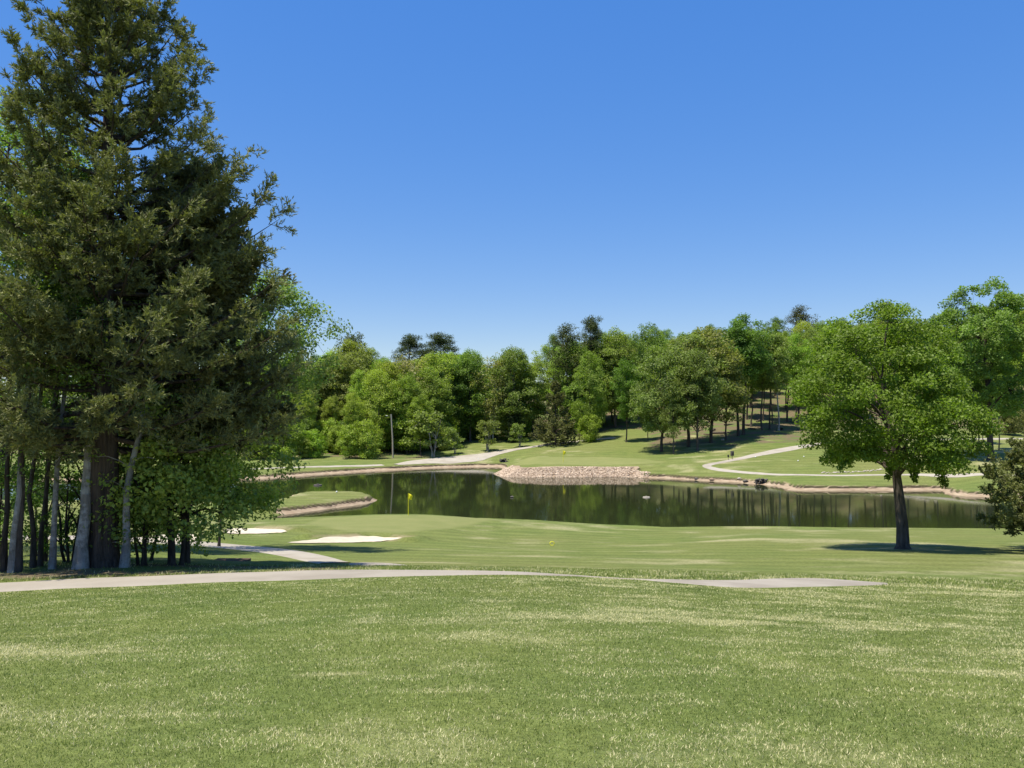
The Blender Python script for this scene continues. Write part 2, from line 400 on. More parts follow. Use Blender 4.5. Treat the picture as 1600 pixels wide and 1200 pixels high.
def water_mat():
    m, nt, out = mat('lake water'); g = N(nt); pos = g.n('ShaderNodeNewGeometry').outputs['Position']
    n1 = g.noise(g.vscale(pos, (.5, 2.2, 1)), 1.1, 3, .5); n2 = g.noise(g.vscale(pos, (.8, 3.0, 1)), 3.2, 3, .5)
    h = g.math('ADD', n1, g.math('MULTIPLY', n2, .4))
    patch = g.ramp(g.noise(g.vscale(pos, (.3, 1, 1)), .09, 3), .42, .68, .25, 1)
    h = g.math('MULTIPLY', h, patch)
    x = g.n('ShaderNodeBsdfPrincipled'); x.inputs['Base Color'].default_value = (.020, .026, .010, 1)
    x.inputs['Roughness'].default_value = .05; x.inputs['IOR'].default_value = 1.33
    g.l(g.bump(h, .22, .012), x.inputs['Normal']); g.l(x.outputs[0], out.inputs[0]); return m
M_water = water_mat()

# ------------------------------------------------------------------ ground, water, paths, sand
gnd = grid_mesh('ground', TX, TY, TZ, M_turf)
ca = gnd.data.color_attributes.new('surf', 'FLOAT_COLOR', 'POINT')
ca.data.foreach_set('color', np.stack([DIRT, GREEN, LIT, np.ones_like(LIT)], -1).astype(np.float32).ravel())
for nm, A in (('dry', DRY), ('near', sstep(30, 22, TY))):
    a = gnd.data.attributes.new(nm, 'FLOAT', 'POINT'); a.data.foreach_set('value', A.astype(np.float32).ravel())
WX, WY = np.meshgrid(np.linspace(-240, 240, 25), np.linspace(78, 172, 12), indexing='ij')
grid_mesh('lake_water', WX, WY, np.full(WX.shape, WATER), M_water)

def resample(P, n):
    P = np.asarray(P, float); 
    t = np.arange(len(P)); tt = np.linspace(0, len(P)-1, 8*len(P))
    Q = []
    for u in tt:                         # Catmull-Rom
        i = min(int(u), len(P)-2); f = u-i
        p0, p1, p2, p3 = P[max(i-1,0)], P[i], P[i+1], P[min(i+2, len(P)-1)]
        Q.append(.5*((2*p1)+(-p0+p2)*f+(2*p0-5*p1+4*p2-p3)*f*f+(-p0+3*p1-3*p2+p3)*f**3))
    Q = np.array(Q); s = np.r_[0, np.cumsum(np.linalg.norm(np.diff(Q, axis=0), axis=1))]
    u = np.linspace(0, s[-1], n); return np.stack([np.interp(u, s, Q[:, k]) for k in range(Q.shape[1])], -1)
def strip(name, A, B, mtl, n=200, k=8, off=.025, wob=.05):
    A = resample(A, n); B = resample(B, n); f = np.linspace(0, 1, k+1)
    P = A[:, None]*(1-f[None, :, None]) + B[:, None]*f[None, :, None]
    e = (fbm(P[..., 0], P[..., 1], .5, 2)-.5)*wob
    d = unit(B-A)[:, None]*(np.where(f == 0, -1, np.where(f == 1, 1, 0)))[None, :, None]
    P = P + d*e[..., None]
    Z = hgt(P[..., 0], P[..., 1]) + off - .05*((f == 0) | (f == 1))[None]
    return grid_mesh(name, P[..., 0], P[..., 1], Z, mtl)
def ribbon(name, pts, w, mtl, **k):
    P = resample(np.array(pts), 240); T = unit(np.gradient(P, axis=0)); Nn = np.stack([-T[:, 1], T[:, 0]], -1)
    w = np.interp(np.linspace(0, 1, len(P)), np.linspace(0, 1, len(w)), w)[:, None] if hasattr(w, '__len__') else w
    return strip(name, P-Nn*w/2, P+Nn*w/2, mtl, n=300, **k)
pa = lambda L: [tuple(at(*p)[:2]) for p in L]
# near cart path crossing below the lawn, given by its two edges
edge_far = [(-260,928),(-100,915),(0,910),(200,901),(400,894.5),(520,891),(640,891.5),(760,893),(860,897.5),(920,901.5),(1000,906.2),(1040,906.8),(1150,907),(1240,903.5),(1310,906),(1384,912)]
edge_near = [(-260,950),(-100,935),(0,925.5),(200,917),(400,909),(520,905),(640,901),(760,898.5),(860,899.6),(920,901.9),(1000,906.5),(1040,910),(1130,917.5),(1210,919),(1310,917),(1388,914)]
strip('cart_path', pa(edge_far), pa(edge_near), M_asph, n=400, off=.03)
strip('branch_path', pa([(-160,838),(0,836),(150,837),(240,842),(330,847),(420,855),(500,866),(552,879)]), pa([(-160,846),(0,843.5),(150,844),(240,849),(330,855),(400,863),(450,872),(495,881)]), M_conc, n=220, off=.03)
strip('path_spur', pa([(546,880.5),(575,879.3),(610,880.5),(632,883.5)]), pa([(546,883),(575,884.3),(610,885),(637,885)]), M_asph, n=60, off=.03)
# far paths
ribbon('far_path', pa([(380,733.5),(470,730),(560,728),(598,726.6)]) , 1.7, M_conc, off=.06)
ribbon('lakeside_path', pa([(618,726),(660,721.5),(700,718.5),(740,714.5),(775,708),(810,701.5),(850,695.5),(890,691),(930,687),(960,684)]), [1.5,5,8.5,6.5,4,2.8,2.5,2.4,2.3,2.2], M_conc, off=.09)
loop = pa([(1640,684.5),(1500,686),(1390,686.5),(1345,687.5),(1290,692.5),(1240,700),(1190,709.5),(1145,719),(1115,724.5),(1104,728),(1112,731.5),(1135,735.5),(1180,739.5),(1240,742),(1330,743),(1420,741.8),(1500,743.2),(1620,745)])
ribbon('loop_path', loop, [2.2,2.2,2.4,2.6,2.6,2.6,2.6,3.2,2.4,1.7,1.3,1.0,1.0,1.1,1.3,1.4], M_conc, off=.07)
# sand
def fill_poly(name, P, mtl, off, label=None, n=10, kind='structure'):
    P = np.array(P); Q = np.concatenate([resample(np.vstack([P, P[:1]]), 90)[:-1]]); c = P.mean(0)
    f = np.linspace(0, 1, n); X = c + (Q[:, None]-c)*f[None, :, None]
    X = np.concatenate([X, X[:1]], 0)
    Z = hgt(X[..., 0], X[..., 1]) + off
    return grid_mesh(name, X[..., 0], X[..., 1], Z, mtl, kind)
for k, P in bunkers.items(): fill_poly('bunker_sand', P, M_sand, .05)

# ------------------------------------------------------------------ foreground grass blades (uncountable)
def grass():
    r = np.random.default_rng(11)
    n = 1050000
    # density falls with distance: y distributed ~ 1/y, wedge somewhat wider than the view
    y = np.exp(r.uniform(math.log(2.6), math.log(25.5), n)); x = r.uniform(-1, 1, n)*(.80*y+4.2)
    h0 = hgt(x, y); d = dryf(x, y)
    keep = np.ones(n, bool)
    Pn = np.vstack([resample(pa(edge_far), 60), resample(pa(edge_near), 60)[::-1]])
    s = sdf_poly(Pn, x, y); keep &= (s > .03) | ((800+F_PX*x/y > 880) & (800+F_PX*x/y < 1015))
    lw = np.hypot((x-cb[0]-1.2)/1.9, (y-cb[1]-.3)*1.35); keep &= ~((lw < 3.2) & (y > 20.8) & (r.random(n) < .93))
    x, y, h0, d = x[keep], y[keep], h0[keep], d[keep]; n = len(x)
    rough = sstep(19.2, 20.5, y)
    L = (.012 + .017*r.random(n)**1.5 + .0006*y) * (1 + 1.5*rough); L *= 1 + .5*(r.random(n) < .02)
    w = .0014 + .00040*y
    az = r.uniform(0, 2*np.pi, n); lean = r.uniform(.25, 1.25, n)
    tip = np.stack([np.cos(az)*np.sin(lean), np.sin(az)*np.sin(lean), np.cos(lean)], -1)*L[:, None]
    sa = az + r.normal(0, .8, n) + np.pi/2; sd = np.stack([np.cos(sa), np.sin(sa), np.zeros(n)], -1)*w[:, None]
    B = np.stack([x, y, h0-.004], -1)
    V = np.stack([B-sd, B+sd, B+tip], 1).reshape(-1, 3)
    patch = fbm(x, y, .9, 4)
    isdry = r.random(n) < (.05 + .92*d + .38*sstep(.50, .68, fbm(x+9, y*1.7, .5, 3)))
    t = np.where(isdry, r.uniform(.4, 1, n), np.clip(-.10 + .65*patch + .60*fbm(x+5, y*1.3, 3.2, 3) + r.normal(0, .24, n), 0, 1))
    F = np.arange(3*n).reshape(-1, 3)
    k1 = ~isdry
    m, nt, out = mat('sward'); g = N(nt); t_ = g.attr('tint').outputs['Fac']; s_ = g.attr('straw').outputs['Fac']
    c = g.mix(t_, (.082, .135, .026), (.270, .305, .078)); c = g.mix(s_, c, g.mix(t_, (.34, .31, .12), (.74, .68, .40)))
    dd = g.bsdf(c, .55, None, .25); tr = g.n('ShaderNodeBsdfTranslucent'); g.l(g.mix(1, c, (1.1, 1.25, .7), 'MULTIPLY'), tr.inputs[0])
    ms = g.n('ShaderNodeMixShader'); ms.inputs[0].default_value = .3; g.l(dd, ms.inputs[1]); g.l(tr.outputs[0], ms.inputs[2]); g.l(ms.outputs[0], out.inputs[0])
    o = add_mesh('grass', V, F, m, tint=t)
    a = o.data.attributes.new('straw', 'FLOAT', 'FACE'); a.data.foreach_set('value', isdry.astype(np.float32))
    tag(o, 'short green lawn grass with straw coloured patches in front of the path', 'grass', kind='stuff')
grass()

# ------------------------------------------------------------------ foliage builders
def leaf_quads(Cn, size, r, up=.5, out=None, asp=.62):
    n = len(Cn); nrm = r.normal(size=(n, 3)); nrm[:, 2] += up*1.6
    if out is not None: nrm += out*.7
    nrm = unit(nrm); a = unit(np.cross(nrm, r.normal(size=(n, 3)))); b = np.cross(nrm, a)
    s = (size*r.uniform(.65, 1.3, n))[:, None]
    a = a*s*.5; b = b*s*.5*asp
    fold = nrm*s*.10
    V = np.stack([Cn-a, Cn+b+fold, Cn+a, Cn-b+fold], 1).reshape(-1, 3)
    return V, np.arange(4*n).reshape(-1, 4)
def limb(p0, p1, r0, r1, r, n=6, sag=.12, wob=.05):
    t = np.linspace(0, 1, n)[:, None]; p0 = np.asarray(p0, float); p1 = np.asarray(p1, float); L = np.linalg.norm(p1-p0)
    P = p0*(1-t)+p1*t; P[:, 2] += np.sin(t[:, 0]*np.pi)*L*sag
    P[1:-1] += r.normal(0, wob*L/n, (n-2, 3)); return P, np.linspace(r0, r1, n)
def broadleaf(seed, H, cb_, Rm, tr, nclump, nleaf, ls, shape='round', cr=1.0, hubs=11, lobes=.25, low=.0, lean=(0, 0), flat=.62, fork=.8, ns=8, stems=1, spread=0, tw=.010, shell=.42):
    """trunk V,F and crown V,F,tint; crown between cb_ and H, widest Rm"""
    r = np.random.default_rng(seed); lines = []
    ph = r.uniform(0, 6.28, 6)
    def env(th, f):
        if shape == 'round': e = np.sqrt(np.clip(1-(2*f-.9)**2/1.25, 0, 1))
        elif shape == 'oval': e = np.sin(np.pi*np.clip(f*.92+.06, 0, 1))**.6
        elif shape == 'cone': e = np.clip(1.05-f, 0, 1)**.75*np.clip(f*6+.35, 0, 1)
        elif shape == 'top': e = np.clip(f*2.2+.12, 0, 1)*np.clip((1.03-f)*2.6, 0, 1)**.6
        elif shape == 'vase': e = np.clip(.45+f*.9, 0, 1)*np.clip((1.02-f)*3.2, 0, 1)**.55
        return Rm*e*(1+lobes*(np.sin(2*th+ph[0]+3*f)+.7*np.sin(3*th+ph[1]-5*f)+.6*np.sin(5*th+ph[2]+9*f))/1.6)
    top = np.array([lean[0], lean[1], H])
    tops = []
    for s in range(stems):
        a = s/stems*6.28+ph[3]; n = 9; t = np.linspace(0, 1, n)
        T = np.zeros((n, 3)); T[:, 2] = t*H*fork; T[:, 0] = lean[0]*t**1.4; T[:, 1] = lean[1]*t**1.4
        T[1:, :2] += np.cumsum(r.normal(0, tw*H, (n-1, 2)), 0)*.8
        if stems > 1: T[:, 0] += np.cos(a)*(.12+spread*t); T[:, 1] += np.sin(a)*(.12+spread*t)
        rad = tr*(1-.82*t); rad[0] *= 1.35
        T = np.vstack([T[0]-[0, 0, .5], T[:1], T[1:]]); rad = np.r_[rad[0]*1.12, rad]
        T2 = np.vstack([T[:2], T[1:2]*.93+T[2:3]*.07 if False else (T[1]*.85+T[2]*.15)[None], T[2:]]); rad = np.r_[rad[:2], tr*1.02, rad[2:]]
        lines.append((T2, rad)); tops.append((T2, rad))
    # clump centres
    f = r.random(nclump*3)**.9; th = r.uniform(0, 6.28, nclump*3); e = env(th, f); keep = r.random(nclump*3) < (e/Rm*1.0+.08)
    f, th, e = f[keep][:nclump], th[keep][:nclump], e[keep][:nclump]
    rr = e*r.random(len(f))**shell
    zc = cb_+(H-cb_)*f; ax = np.array([np.interp(zc, T2[:, 2], T2[:, k]) for k in (0, 1)])
    ax[0] += (zc > T2[-1, 2])*(lean[0]*.1)
    Cc = np.stack([ax[0]+np.cos(th)*rr, ax[1]+np.sin(th)*rr, zc+low*(-(rr/Rm)**2)], -1)
    # hubs
    hi = r.choice(len(Cc), min(hubs, len(Cc)), replace=False); Hc = Cc[hi].copy()
    Hc[:, :2] = ax.T[hi] + (Hc[:, :2]-ax.T[hi])*.55; Hc[:, 2] -= .12*(H-cb_)*.5
    hubr = []
    for i, h in enumerate(Hc):
        T_, rad_ = tops[i % stems]; zt = max(cb_*.75, h[2]-np.hypot(h[0]-T_[-1, 0], h[1]-T_[-1, 1])*.9-.3); zt = min(zt, T_[-1, 2]*.97)
        p0 = np.array([np.interp(zt, T_[:, 2], T_[:, k]) for k in (0, 1)]+[zt]); r0 = np.interp(zt, T_[:, 2], rad_)*.55
        lines.append(limb(p0, h, max(r0, .03), max(r0*.4, .02), r)); hubr.append(max(r0*.4, .02))
    D = np.linalg.norm(Cc[:, None]-Hc[None], axis=2); nn = D.argmin(1)
    small = []
    for i, c in enumerate(Cc):
        if D[i, nn[i]] > .2: small.append(limb(Hc[nn[i]], c, hubr[nn[i]]*.6, .008, r, 4, .05))
    V1, F1 = tubes(lines, ns); V2, F2 = tubes(small, 3) if small else (np.zeros((0, 3)), np.zeros((0, 4), int))
    TV, TF = join([(V1, F1), (V2, F2)])
    # leaves
    csz = cr*r.uniform(.6, 1.35, len(Cc)); cnt = np.maximum(4, (nleaf*csz**2/np.mean(csz**2)/len(Cc))).astype(int)
    ci = np.repeat(np.arange(len(Cc)), cnt); n = len(ci)
    d = unit(r.normal(size=(n, 3)))*(r.random(n)**.45)[:, None]; d[:, 2] *= flat
    P = Cc[ci]+d*csz[ci][:, None]
    P[:, 2] -= (np.hypot(d[:, 0], d[:, 1])**2)*csz[ci]*.25
    LV, LF = leaf_quads(P, ls, r, .55, unit(P-np.array([0, 0, (cb_+H)/2])))
    ct = r.normal(0, .13, len(Cc))
    tint = np.clip(.42+ct[ci]+r.normal(0, .16, n), 0, 1)
    return (TV, TF), (LV, LF, tint)
def pine(seed, H, cb_, Rm, tr, nb=34, nleaf=9000, ls=.42):
    r = np.random.default_rng(seed); n = 9; t = np.linspace(0, 1, n)
    T = np.zeros((n, 3)); T[:, 2] = t*H-.4*(t == 0); T[1:, :2] = np.cumsum(r.normal(0, .05, (n-1, 2)), 0)
    lines = [(T, tr*(1-.85*t))]; ends = []
    for i in range(nb):
        f = r.random()**.75; z = cb_+(H-cb_)*f*.97; L = Rm*(np.sin(np.pi*(f*.8+.18))**.7)*r.uniform(.6, 1.15); a = r.uniform(0, 6.28)
        p0 = np.array([np.interp(z, T[:, 2], T[:, 0]), np.interp(z, T[:, 2], T[:, 1]), z])
        p1 = p0+np.array([np.cos(a)*L, np.sin(a)*L, L*r.uniform(.1, .9)])
        lines.append(limb(p0, p1, tr*.28, .02, r, 5, -.05))
        for k in range(3): ends.append(p0+(p1-p0)*r.uniform(.55, 1.05)+r.normal(0, .55, 3)*[1, 1, 1.3])
    ends.append(T[-1]); ends = np.array(ends); V, F = tubes(lines, 6)
    ci = r.integers(0, len(ends), nleaf); d = unit(r.normal(size=(nleaf, 3)))*(r.random(nleaf)**.5)[:, None]*r.uniform(.8, 1.5, nleaf)[:, None]; d[:, 2] *= .8
    P = ends[ci]+d
    LV, LF = leaf_quads(P, ls, r, .2, None, .30)
    return (V, F), (LV, LF, np.clip(.35+r.normal(0, .1, len(ends))[ci]+r.normal(0, .15, nleaf), 0, 1))
def cedar(seed, H, cb_, prof, tr, nb, nsub, nsp, nt, bl=.11, trunk_extra=None, bw_=.022, asc=(.25, 1.1), front=0., rag=.66, air=0.):
    """red cedar: branches -> sub branches -> sprays -> short scale-leaf slips"""
    r = np.random.default_rng(seed); n = 12; t = np.linspace(0, 1, n)
    T = np.zeros((n, 3)); T[:, 2] = t*H; T[1:, :2] = np.cumsum(r.normal(0, .04, (n-1, 2)), 0)
    rad = tr*(1-t)**.8+.02; lines = [(np.vstack([[0, 0, -.5], T]), np.r_[rad[0]*1.25, rad])]
    f = np.sort(r.random(nb)**1.05); z = cb_+(H-cb_)*f*.985; az = np.arange(nb)*2.4+r.normal(0, .35, nb)
    L = np.interp(z, [p[0] for p in prof], [p[1] for p in prof])*r.uniform(rag, 1.13, nb)
    L *= 1-.34*np.maximum(0, -np.sin(az))*front
    up = asc[0]+(asc[1]-asc[0])*f**1.3 + r.normal(0, .08, nb)
    P0 = np.stack([np.interp(z, T[:, 2], T[:, 0]), np.interp(z, T[:, 2], T[:, 1]), z-L*up*.45], -1)
    P0[:, 2] = np.maximum(P0[:, 2], cb_*.8)
    dirn = np.stack([np.cos(az), np.sin(az), np.zeros(nb)], -1)
    def bpt(i, s):      # point on branch i at fraction s: rises then lifts at the tip
        q = P0[i]+dirn[i]*(L[i]*s)[:, None]; q[:, 2] += L[i]*up[i]*(s*.55+.45*s**2.2) - .10*L[i]*np.sin(np.pi*s); return q
    for i in range(nb):
        s = np.linspace(0, 1, 7); P = bpt(np.full(7, i), s); P[1:] += r.normal(0, .03*L[i]/3, (6, 3)); lines.append((P, np.linspace(.028+.012*L[i], .006, 7)))
    # sub branches
    bi = np.repeat(np.arange(nb), nsub); bi = bi[r.random(len(bi)) > air*(.25+.75*f[bi])]; m_ = len(bi); s = .22+.80*r.random(m_)**.75; S0 = bpt(bi, s)
    sl = (.32+.26*L[bi]*(1.12-s))*r.uniform(.6, 1.25, m_); sgn = np.where(r.random(m_) < .5, 1, -1)
    aa = az[bi]+sgn*r.uniform(.25, 1.15, m_); el = r.normal(.28, .38, m_)+.3*up[bi]
    sd = np.stack([np.cos(aa)*np.cos(el), np.sin(aa)*np.cos(el), np.sin(el)], -1)
    tw = []
    for k in range(0, m_, 2):
        tw.append((np.array([S0[k], S0[k]+sd[k]*sl[k]*.5, S0[k]+sd[k]*sl[k]+[0, 0, .04]]), np.array([.012, .008, .004])))
    # sprays
    pi_ = np.repeat(np.arange(m_), nsp); k_ = len(pi_); u = .15+.9*r.random(k_)
    Q0 = S0[pi_]+sd[pi_]*(sl[pi_]*u)[:, None]+r.normal(0, .04, (k_, 3))
    qd = unit(sd[pi_]*.8+r.normal(0, .55, (k_, 3))+[0, 0, .22]); ql = r.uniform(.10, .24, k_)*(1+.5*(L[bi][pi_] > 3))
    # slips
    ti = np.repeat(np.arange(k_), nt); w = len(ti); v = r.random(w)
    X0 = Q0[ti]+qd[ti]*(ql[ti]*v)[:, None]; xd = unit(qd[ti]+r.normal(0, .5, (w, 3))); xl = bl*r.uniform(.6, 1.3, w)
    side = unit(np.cross(xd, r.normal(size=(w, 3))))*bw_*r.uniform(.7, 1.3, w)[:, None]
    mid = X0+xd*(xl*.5)[:, None]
    V = np.stack([X0, mid+side, X0+xd*xl[:, None], mid-side], 1).reshape(-1, 3)
    spt = r.normal(0, .12, m_)
    tint = np.clip(.40+spt[pi_][ti]+r.normal(0, .13, k_)[ti]+r.normal(0, .08, w), 0, 1)
    A = tubes(lines, 7); Bt = tubes(tw, 3)
    return join([A, Bt]), (V, np.arange(4*w).reshape(-1, 4), tint)

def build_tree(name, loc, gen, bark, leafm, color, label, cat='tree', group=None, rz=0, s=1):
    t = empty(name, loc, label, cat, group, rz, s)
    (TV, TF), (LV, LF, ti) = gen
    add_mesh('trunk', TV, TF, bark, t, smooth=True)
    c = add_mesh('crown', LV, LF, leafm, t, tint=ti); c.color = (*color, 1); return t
def copy_tree(src, loc, label, group=None, rz=0, s=1, color=None, name=None):
    o = src.copy(); C.objects.link(o); o.location = loc; o.rotation_euler = (0, 0, rz); o.scale = s if isinstance(s, tuple) else (s, s, s)
    if name: o.name = name
    o['label'] = label
    if group: o['group'] = group
    elif 'group' in o.keys(): del o['group']
    for ch in list(src.children):
        c = ch.copy(); C.objects.link(c); c.parent = o
        if color and ch.name.startswith('crown'): c.color = (*color, 1)
    return o

# ------------------------------------------------------------------ the near trees
# big red cedar and its pale fused stem
cl = ground(163, 23.2)
prof = [(0, 4.8), (4, 5.4), (6.5, 5.5), (8.5, 4.9), (10.5, 4.2), (12.5, 3.7), (14, 3.1), (15.5, 2.2), (17, 1.3), (18.6, .3)]
cg = cedar(5, 18.6, 3.9, prof, .34, 185, 22, 9, 16, .14, bw_=.0155, front=1., asc=(.16, 1.15), air=.5)
t = build_tree('cedar_tree', cl, cg, M_barkc, M_needle, (.195, .202, .074), 'huge dark red cedar with a thick shaggy trunk, tallest tree, by the path')
V, F = tubes([(np.array([(.02,0,-.4),(.02,.02,.0),(.08,.02,.5),(.14,.03,1.6),(.16,0,3),(.12,0,5)]), np.array([.66,.57,.40,.31,.28,.24])),
              (np.array([(-.28,-.14,-.4),(-.26,-.14,.1),(-.2,-.14,1.2),(-.12,-.12,2.6),(0,-.05,4.4)]), np.array([.24,.20,.15,.12,.09])),
              (np.array([(.52,-.12,-.4),(.42,-.12,.1),(.30,-.12,.9),(.26,-.08,2.6)]), np.array([.26,.20,.12,.07])),
              (np.array([(.05,-.42,-.4),(.06,-.36,.1),(.08,-.26,1.0),(.12,-.2,3.2)]), np.array([.24,.19,.13,.08]))], 12)
add_mesh('trunk_flare', V, F, M_barkc, t, smooth=True)
# second cedar behind to the right
c2 = ground(294, 25.8)
prof2 = [(0, 2.6), (3, 3.0), (5, 3.2), (7, 3.0), (9, 2.5), (11, 1.7), (12.5, 1.0), (13, .2)]
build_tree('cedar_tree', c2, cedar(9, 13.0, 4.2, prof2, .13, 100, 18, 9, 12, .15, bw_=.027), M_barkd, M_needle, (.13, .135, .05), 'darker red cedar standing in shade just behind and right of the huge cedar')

def stem(px, Y, px_top, H, r0, r1, seed, wob=.05, back=1.8):
    r = np.random.default_rng(seed); n = 12; b = ground(px, Y); tx = (px_top-px)/F_PX*Y
    t = np.linspace(0, 1, n); P = np.zeros((n, 3)); P[:, 0] = tx*t**1.1; P[:, 1] = back*t**2; P[:, 2] = t*H; P[2:, :2] += np.cumsum(r.normal(0, wob, (n-2, 2)), 0)
    rad = r0+(r1-r0)*t; rad[0] *= 1.4
    return b, P, rad, r
def pole_tree(px, Y, px_top, H, r0, bark, color, label, seed, group=None, nleaf=5000, cbf=.5, Rm=2.4, sprig=0, cat='tree'):
    """slender wood-edge tree: leaning stem, high leafy crown, a few low sprigs"""
    b, P, rad, r = stem(px, Y, px_top, H, r0, r0*.25, seed)
    lines = [(np.vstack([P[:1]-[0, 0, .4], P]), np.r_[rad[0], rad])]
    cc = []
    for i in range(16):
        f = r.uniform(cbf, 1.0); z = f*H; p = np.array([np.interp(z, P[:, 2], P[:, k]) for k in (0, 1)]+[z]); a = r.uniform(0, 6.28); L = Rm*r.uniform(.3, 1)*(1.25-f)*1.4
        e = p+np.array([np.cos(a)*L, np.sin(a)*L, L*r.uniform(.1, .7)]); lines.append(limb(p, e, r0*.22, .012, r, 5)); cc += [(e, .75), ((p+e)/2+[0, 0, .3], .6)]
    for i in range(sprig):
        z = r.uniform(.5, 4.2); p = np.array([np.interp(z, P[:, 2], P[:, k]) for k in (0, 1)]+[z]); a = r.uniform(0, 6.28); L = r.uniform(.35, 1.2)
        e = p+np.array([np.cos(a)*L, np.sin(a)*L, L*r.uniform(-.1, .5)]); lines.append(limb(p, e, .014, .005, r, 4)); cc += [(e, .30), ((p+e)/2, .18)]
    wts = np.array([c[1]**2 for c in cc]); ci = r.choice(len(cc), nleaf, p=wts/wts.sum()); Cp = np.array([c[0] for c in cc]); Cr = np.array([c[1] for c in cc])
    d = unit(r.normal(size=(nleaf, 3)))*(r.random(nleaf)**.5)[:, None]*Cr[ci][:, None]; d[:, 2] *= .7
    LV, LF = leaf_quads(Cp[ci]+d, .10, r, .6)
    tint = np.clip(.45+r.normal(0, .2, nleaf), 0, 1)
    return build_tree('slender_tree', b, (tubes(lines, 8), (LV, LF, tint)), bark, M_leaf, color, label, group=group)
G1 = 'slender trees at the left edge of the path'
fresh = (.16, .24, .045)
pole_tree(131, 22.6, 137, 8, .18, M_barkp, fresh, 'straight pale grey trunk pressed against the left side of the huge cedar trunk', 21, nleaf=3000)
pole_tree(199, 22.9, 232, 8.5, .12, M_barkp, fresh, 'pale grey trunk leaning right, just right of the huge cedar trunk', 22, sprig=6, nleaf=5000)
pole_tree(12, 22.5, 8, 10, .08, M_barkd, fresh, 'thin dark trunk nearest the left edge with bright leaf sprigs', 23, G1, sprig=12, nleaf=5000)
pole_tree(24, 22.2, 44, 12, .085, M_barkp, fresh, 'pale lichened trunk leaning right, crossing a browner trunk at its foot', 24, G1)
pole_tree(33, 22.3, 40, 12, .105, M_bark, fresh, 'upright brown trunk sharing its foot with a pale leaning trunk', 25, G1)
pole_tree(57, 23.6, 52, 12, .075, M_bark, fresh, 'thin grey trunk just right of the paired trunks at the left', 26, G1, sprig=4)
pole_tree(68, 24.0, 74, 12, .07, M_bark, fresh, 'thin grey trunk third from the huge cedar, leaves round its foot', 27, G1, sprig=6)
pole_tree(74, 26.5, 84, 12, .085, M_barkd, fresh, 'dark trunk half hidden behind two thin grey trunks', 28, G1, sprig=4)
pole_tree(87, 22.8, 99, 12, .085, M_barkp, fresh, 'grey slightly leaning trunk standing alone left of the huge cedar', 29, G1, sprig=4)
pole_tree(-60, 24, -70, 14, .12, M_bark, fresh, 'grey trunk just beyond the left edge of the view', 30, G1, sprig=4)
# bright undergrowth saplings behind, between the trunks
def sapling(px, Y, H, Rm, nl, color, label, seed, ls=.11, stems=3, cb_=.3, name='leafy_sapling', group=None, bark=None, nclump=60, cr=.42, low=0, tr=.05, lobes=.3):
    g = broadleaf(seed, H, cb_, Rm, tr, nclump, nl, ls, 'oval', cr, 9, lobes, stems=stems, spread=Rm*.3, low=low)
    return build_tree(name, ground(px, Y), g, bark or M_barkd, M_leaf, color, label, group=group)
sapling(112, 25.5, 4.6, 1.4, 4200, (.13, .20, .04), 'leafy green sapling between the slender trunks and the huge cedar', 41)
sapling(62, 29, 4.2, 1.5, 3600, (.13, .20, .04), 'bushy sapling behind the thin grey trunks at the left', 42)
sapling(226, 24.0, 3.2, 1.1, 2600, (.15, .22, .045), 'low leafy sapling at the foot of the leaning pale trunk', 43)
sapling(3, 26, 5.2, 1.2, 2600, (.17, .24, .05), 'bright sapling at the very left edge of the view', 44)
# leafy trees right of the cedar with two dark stems
def leafy(px, Y, H, cb_, Rm, nl, color, label, seed, lean, tr=.14, low=1.9, shape='round', nclump=95, ls=.135, cr=.55, bark=None):
    g = broadleaf(seed, H, cb_, Rm, tr, nclump, nl, ls, shape, cr, 14, .2, low=low, lean=lean)
    return build_tree('maple_tree', ground(px, Y), g, bark or M_barkd, M_leaf, color, label)
leafy(272, 24.6, 6.6, 2.4, 2.7, 10500, (.31, .38, .075), 'leafy tree with a dark leaning stem under the cedar, nearest the sand', 51, (-.3, .2), .13)
leafy(287, 25.0, 5.8, 2.0, 2.7, 10500, (.31, .38, .075), 'leafy tree with drooping right boughs, darker straight stem beside the leaning one', 52, (.8, .1), .08)
leafy(240, 27.5, 6.0, 1.2, 2.2, 8000, (.20, .28, .055), 'thin stemmed leafy tree seen between the leaning pale trunk and the dark stems', 53, (.6, .2), .06)
# tall bright maples behind the cedar
leafy(345, 42, 14.6, 6.6, 3.7, 26000, (.20, .28, .065), 'tall bright maple whose top shows right of the cedar against the sky', 54, (2.6, 0), .08, 0, 'oval', 150, .16, .8)
leafy(-12, 33, 19.5, 6, 4.0, 26000, (.22, .32, .06), 'tall bright yellow-green tree at the left edge above the slender trunks', 55, (.4, 0), .2, 0, 'oval', 130, .16, .9)
leafy(180, 36, 13.5, 3, 4.2, 18000, (.13, .2, .045), 'green tree directly behind the huge cedar, seen only through gaps', 56, (0, 0), .18, 0, 'oval', 110, .17, .9)

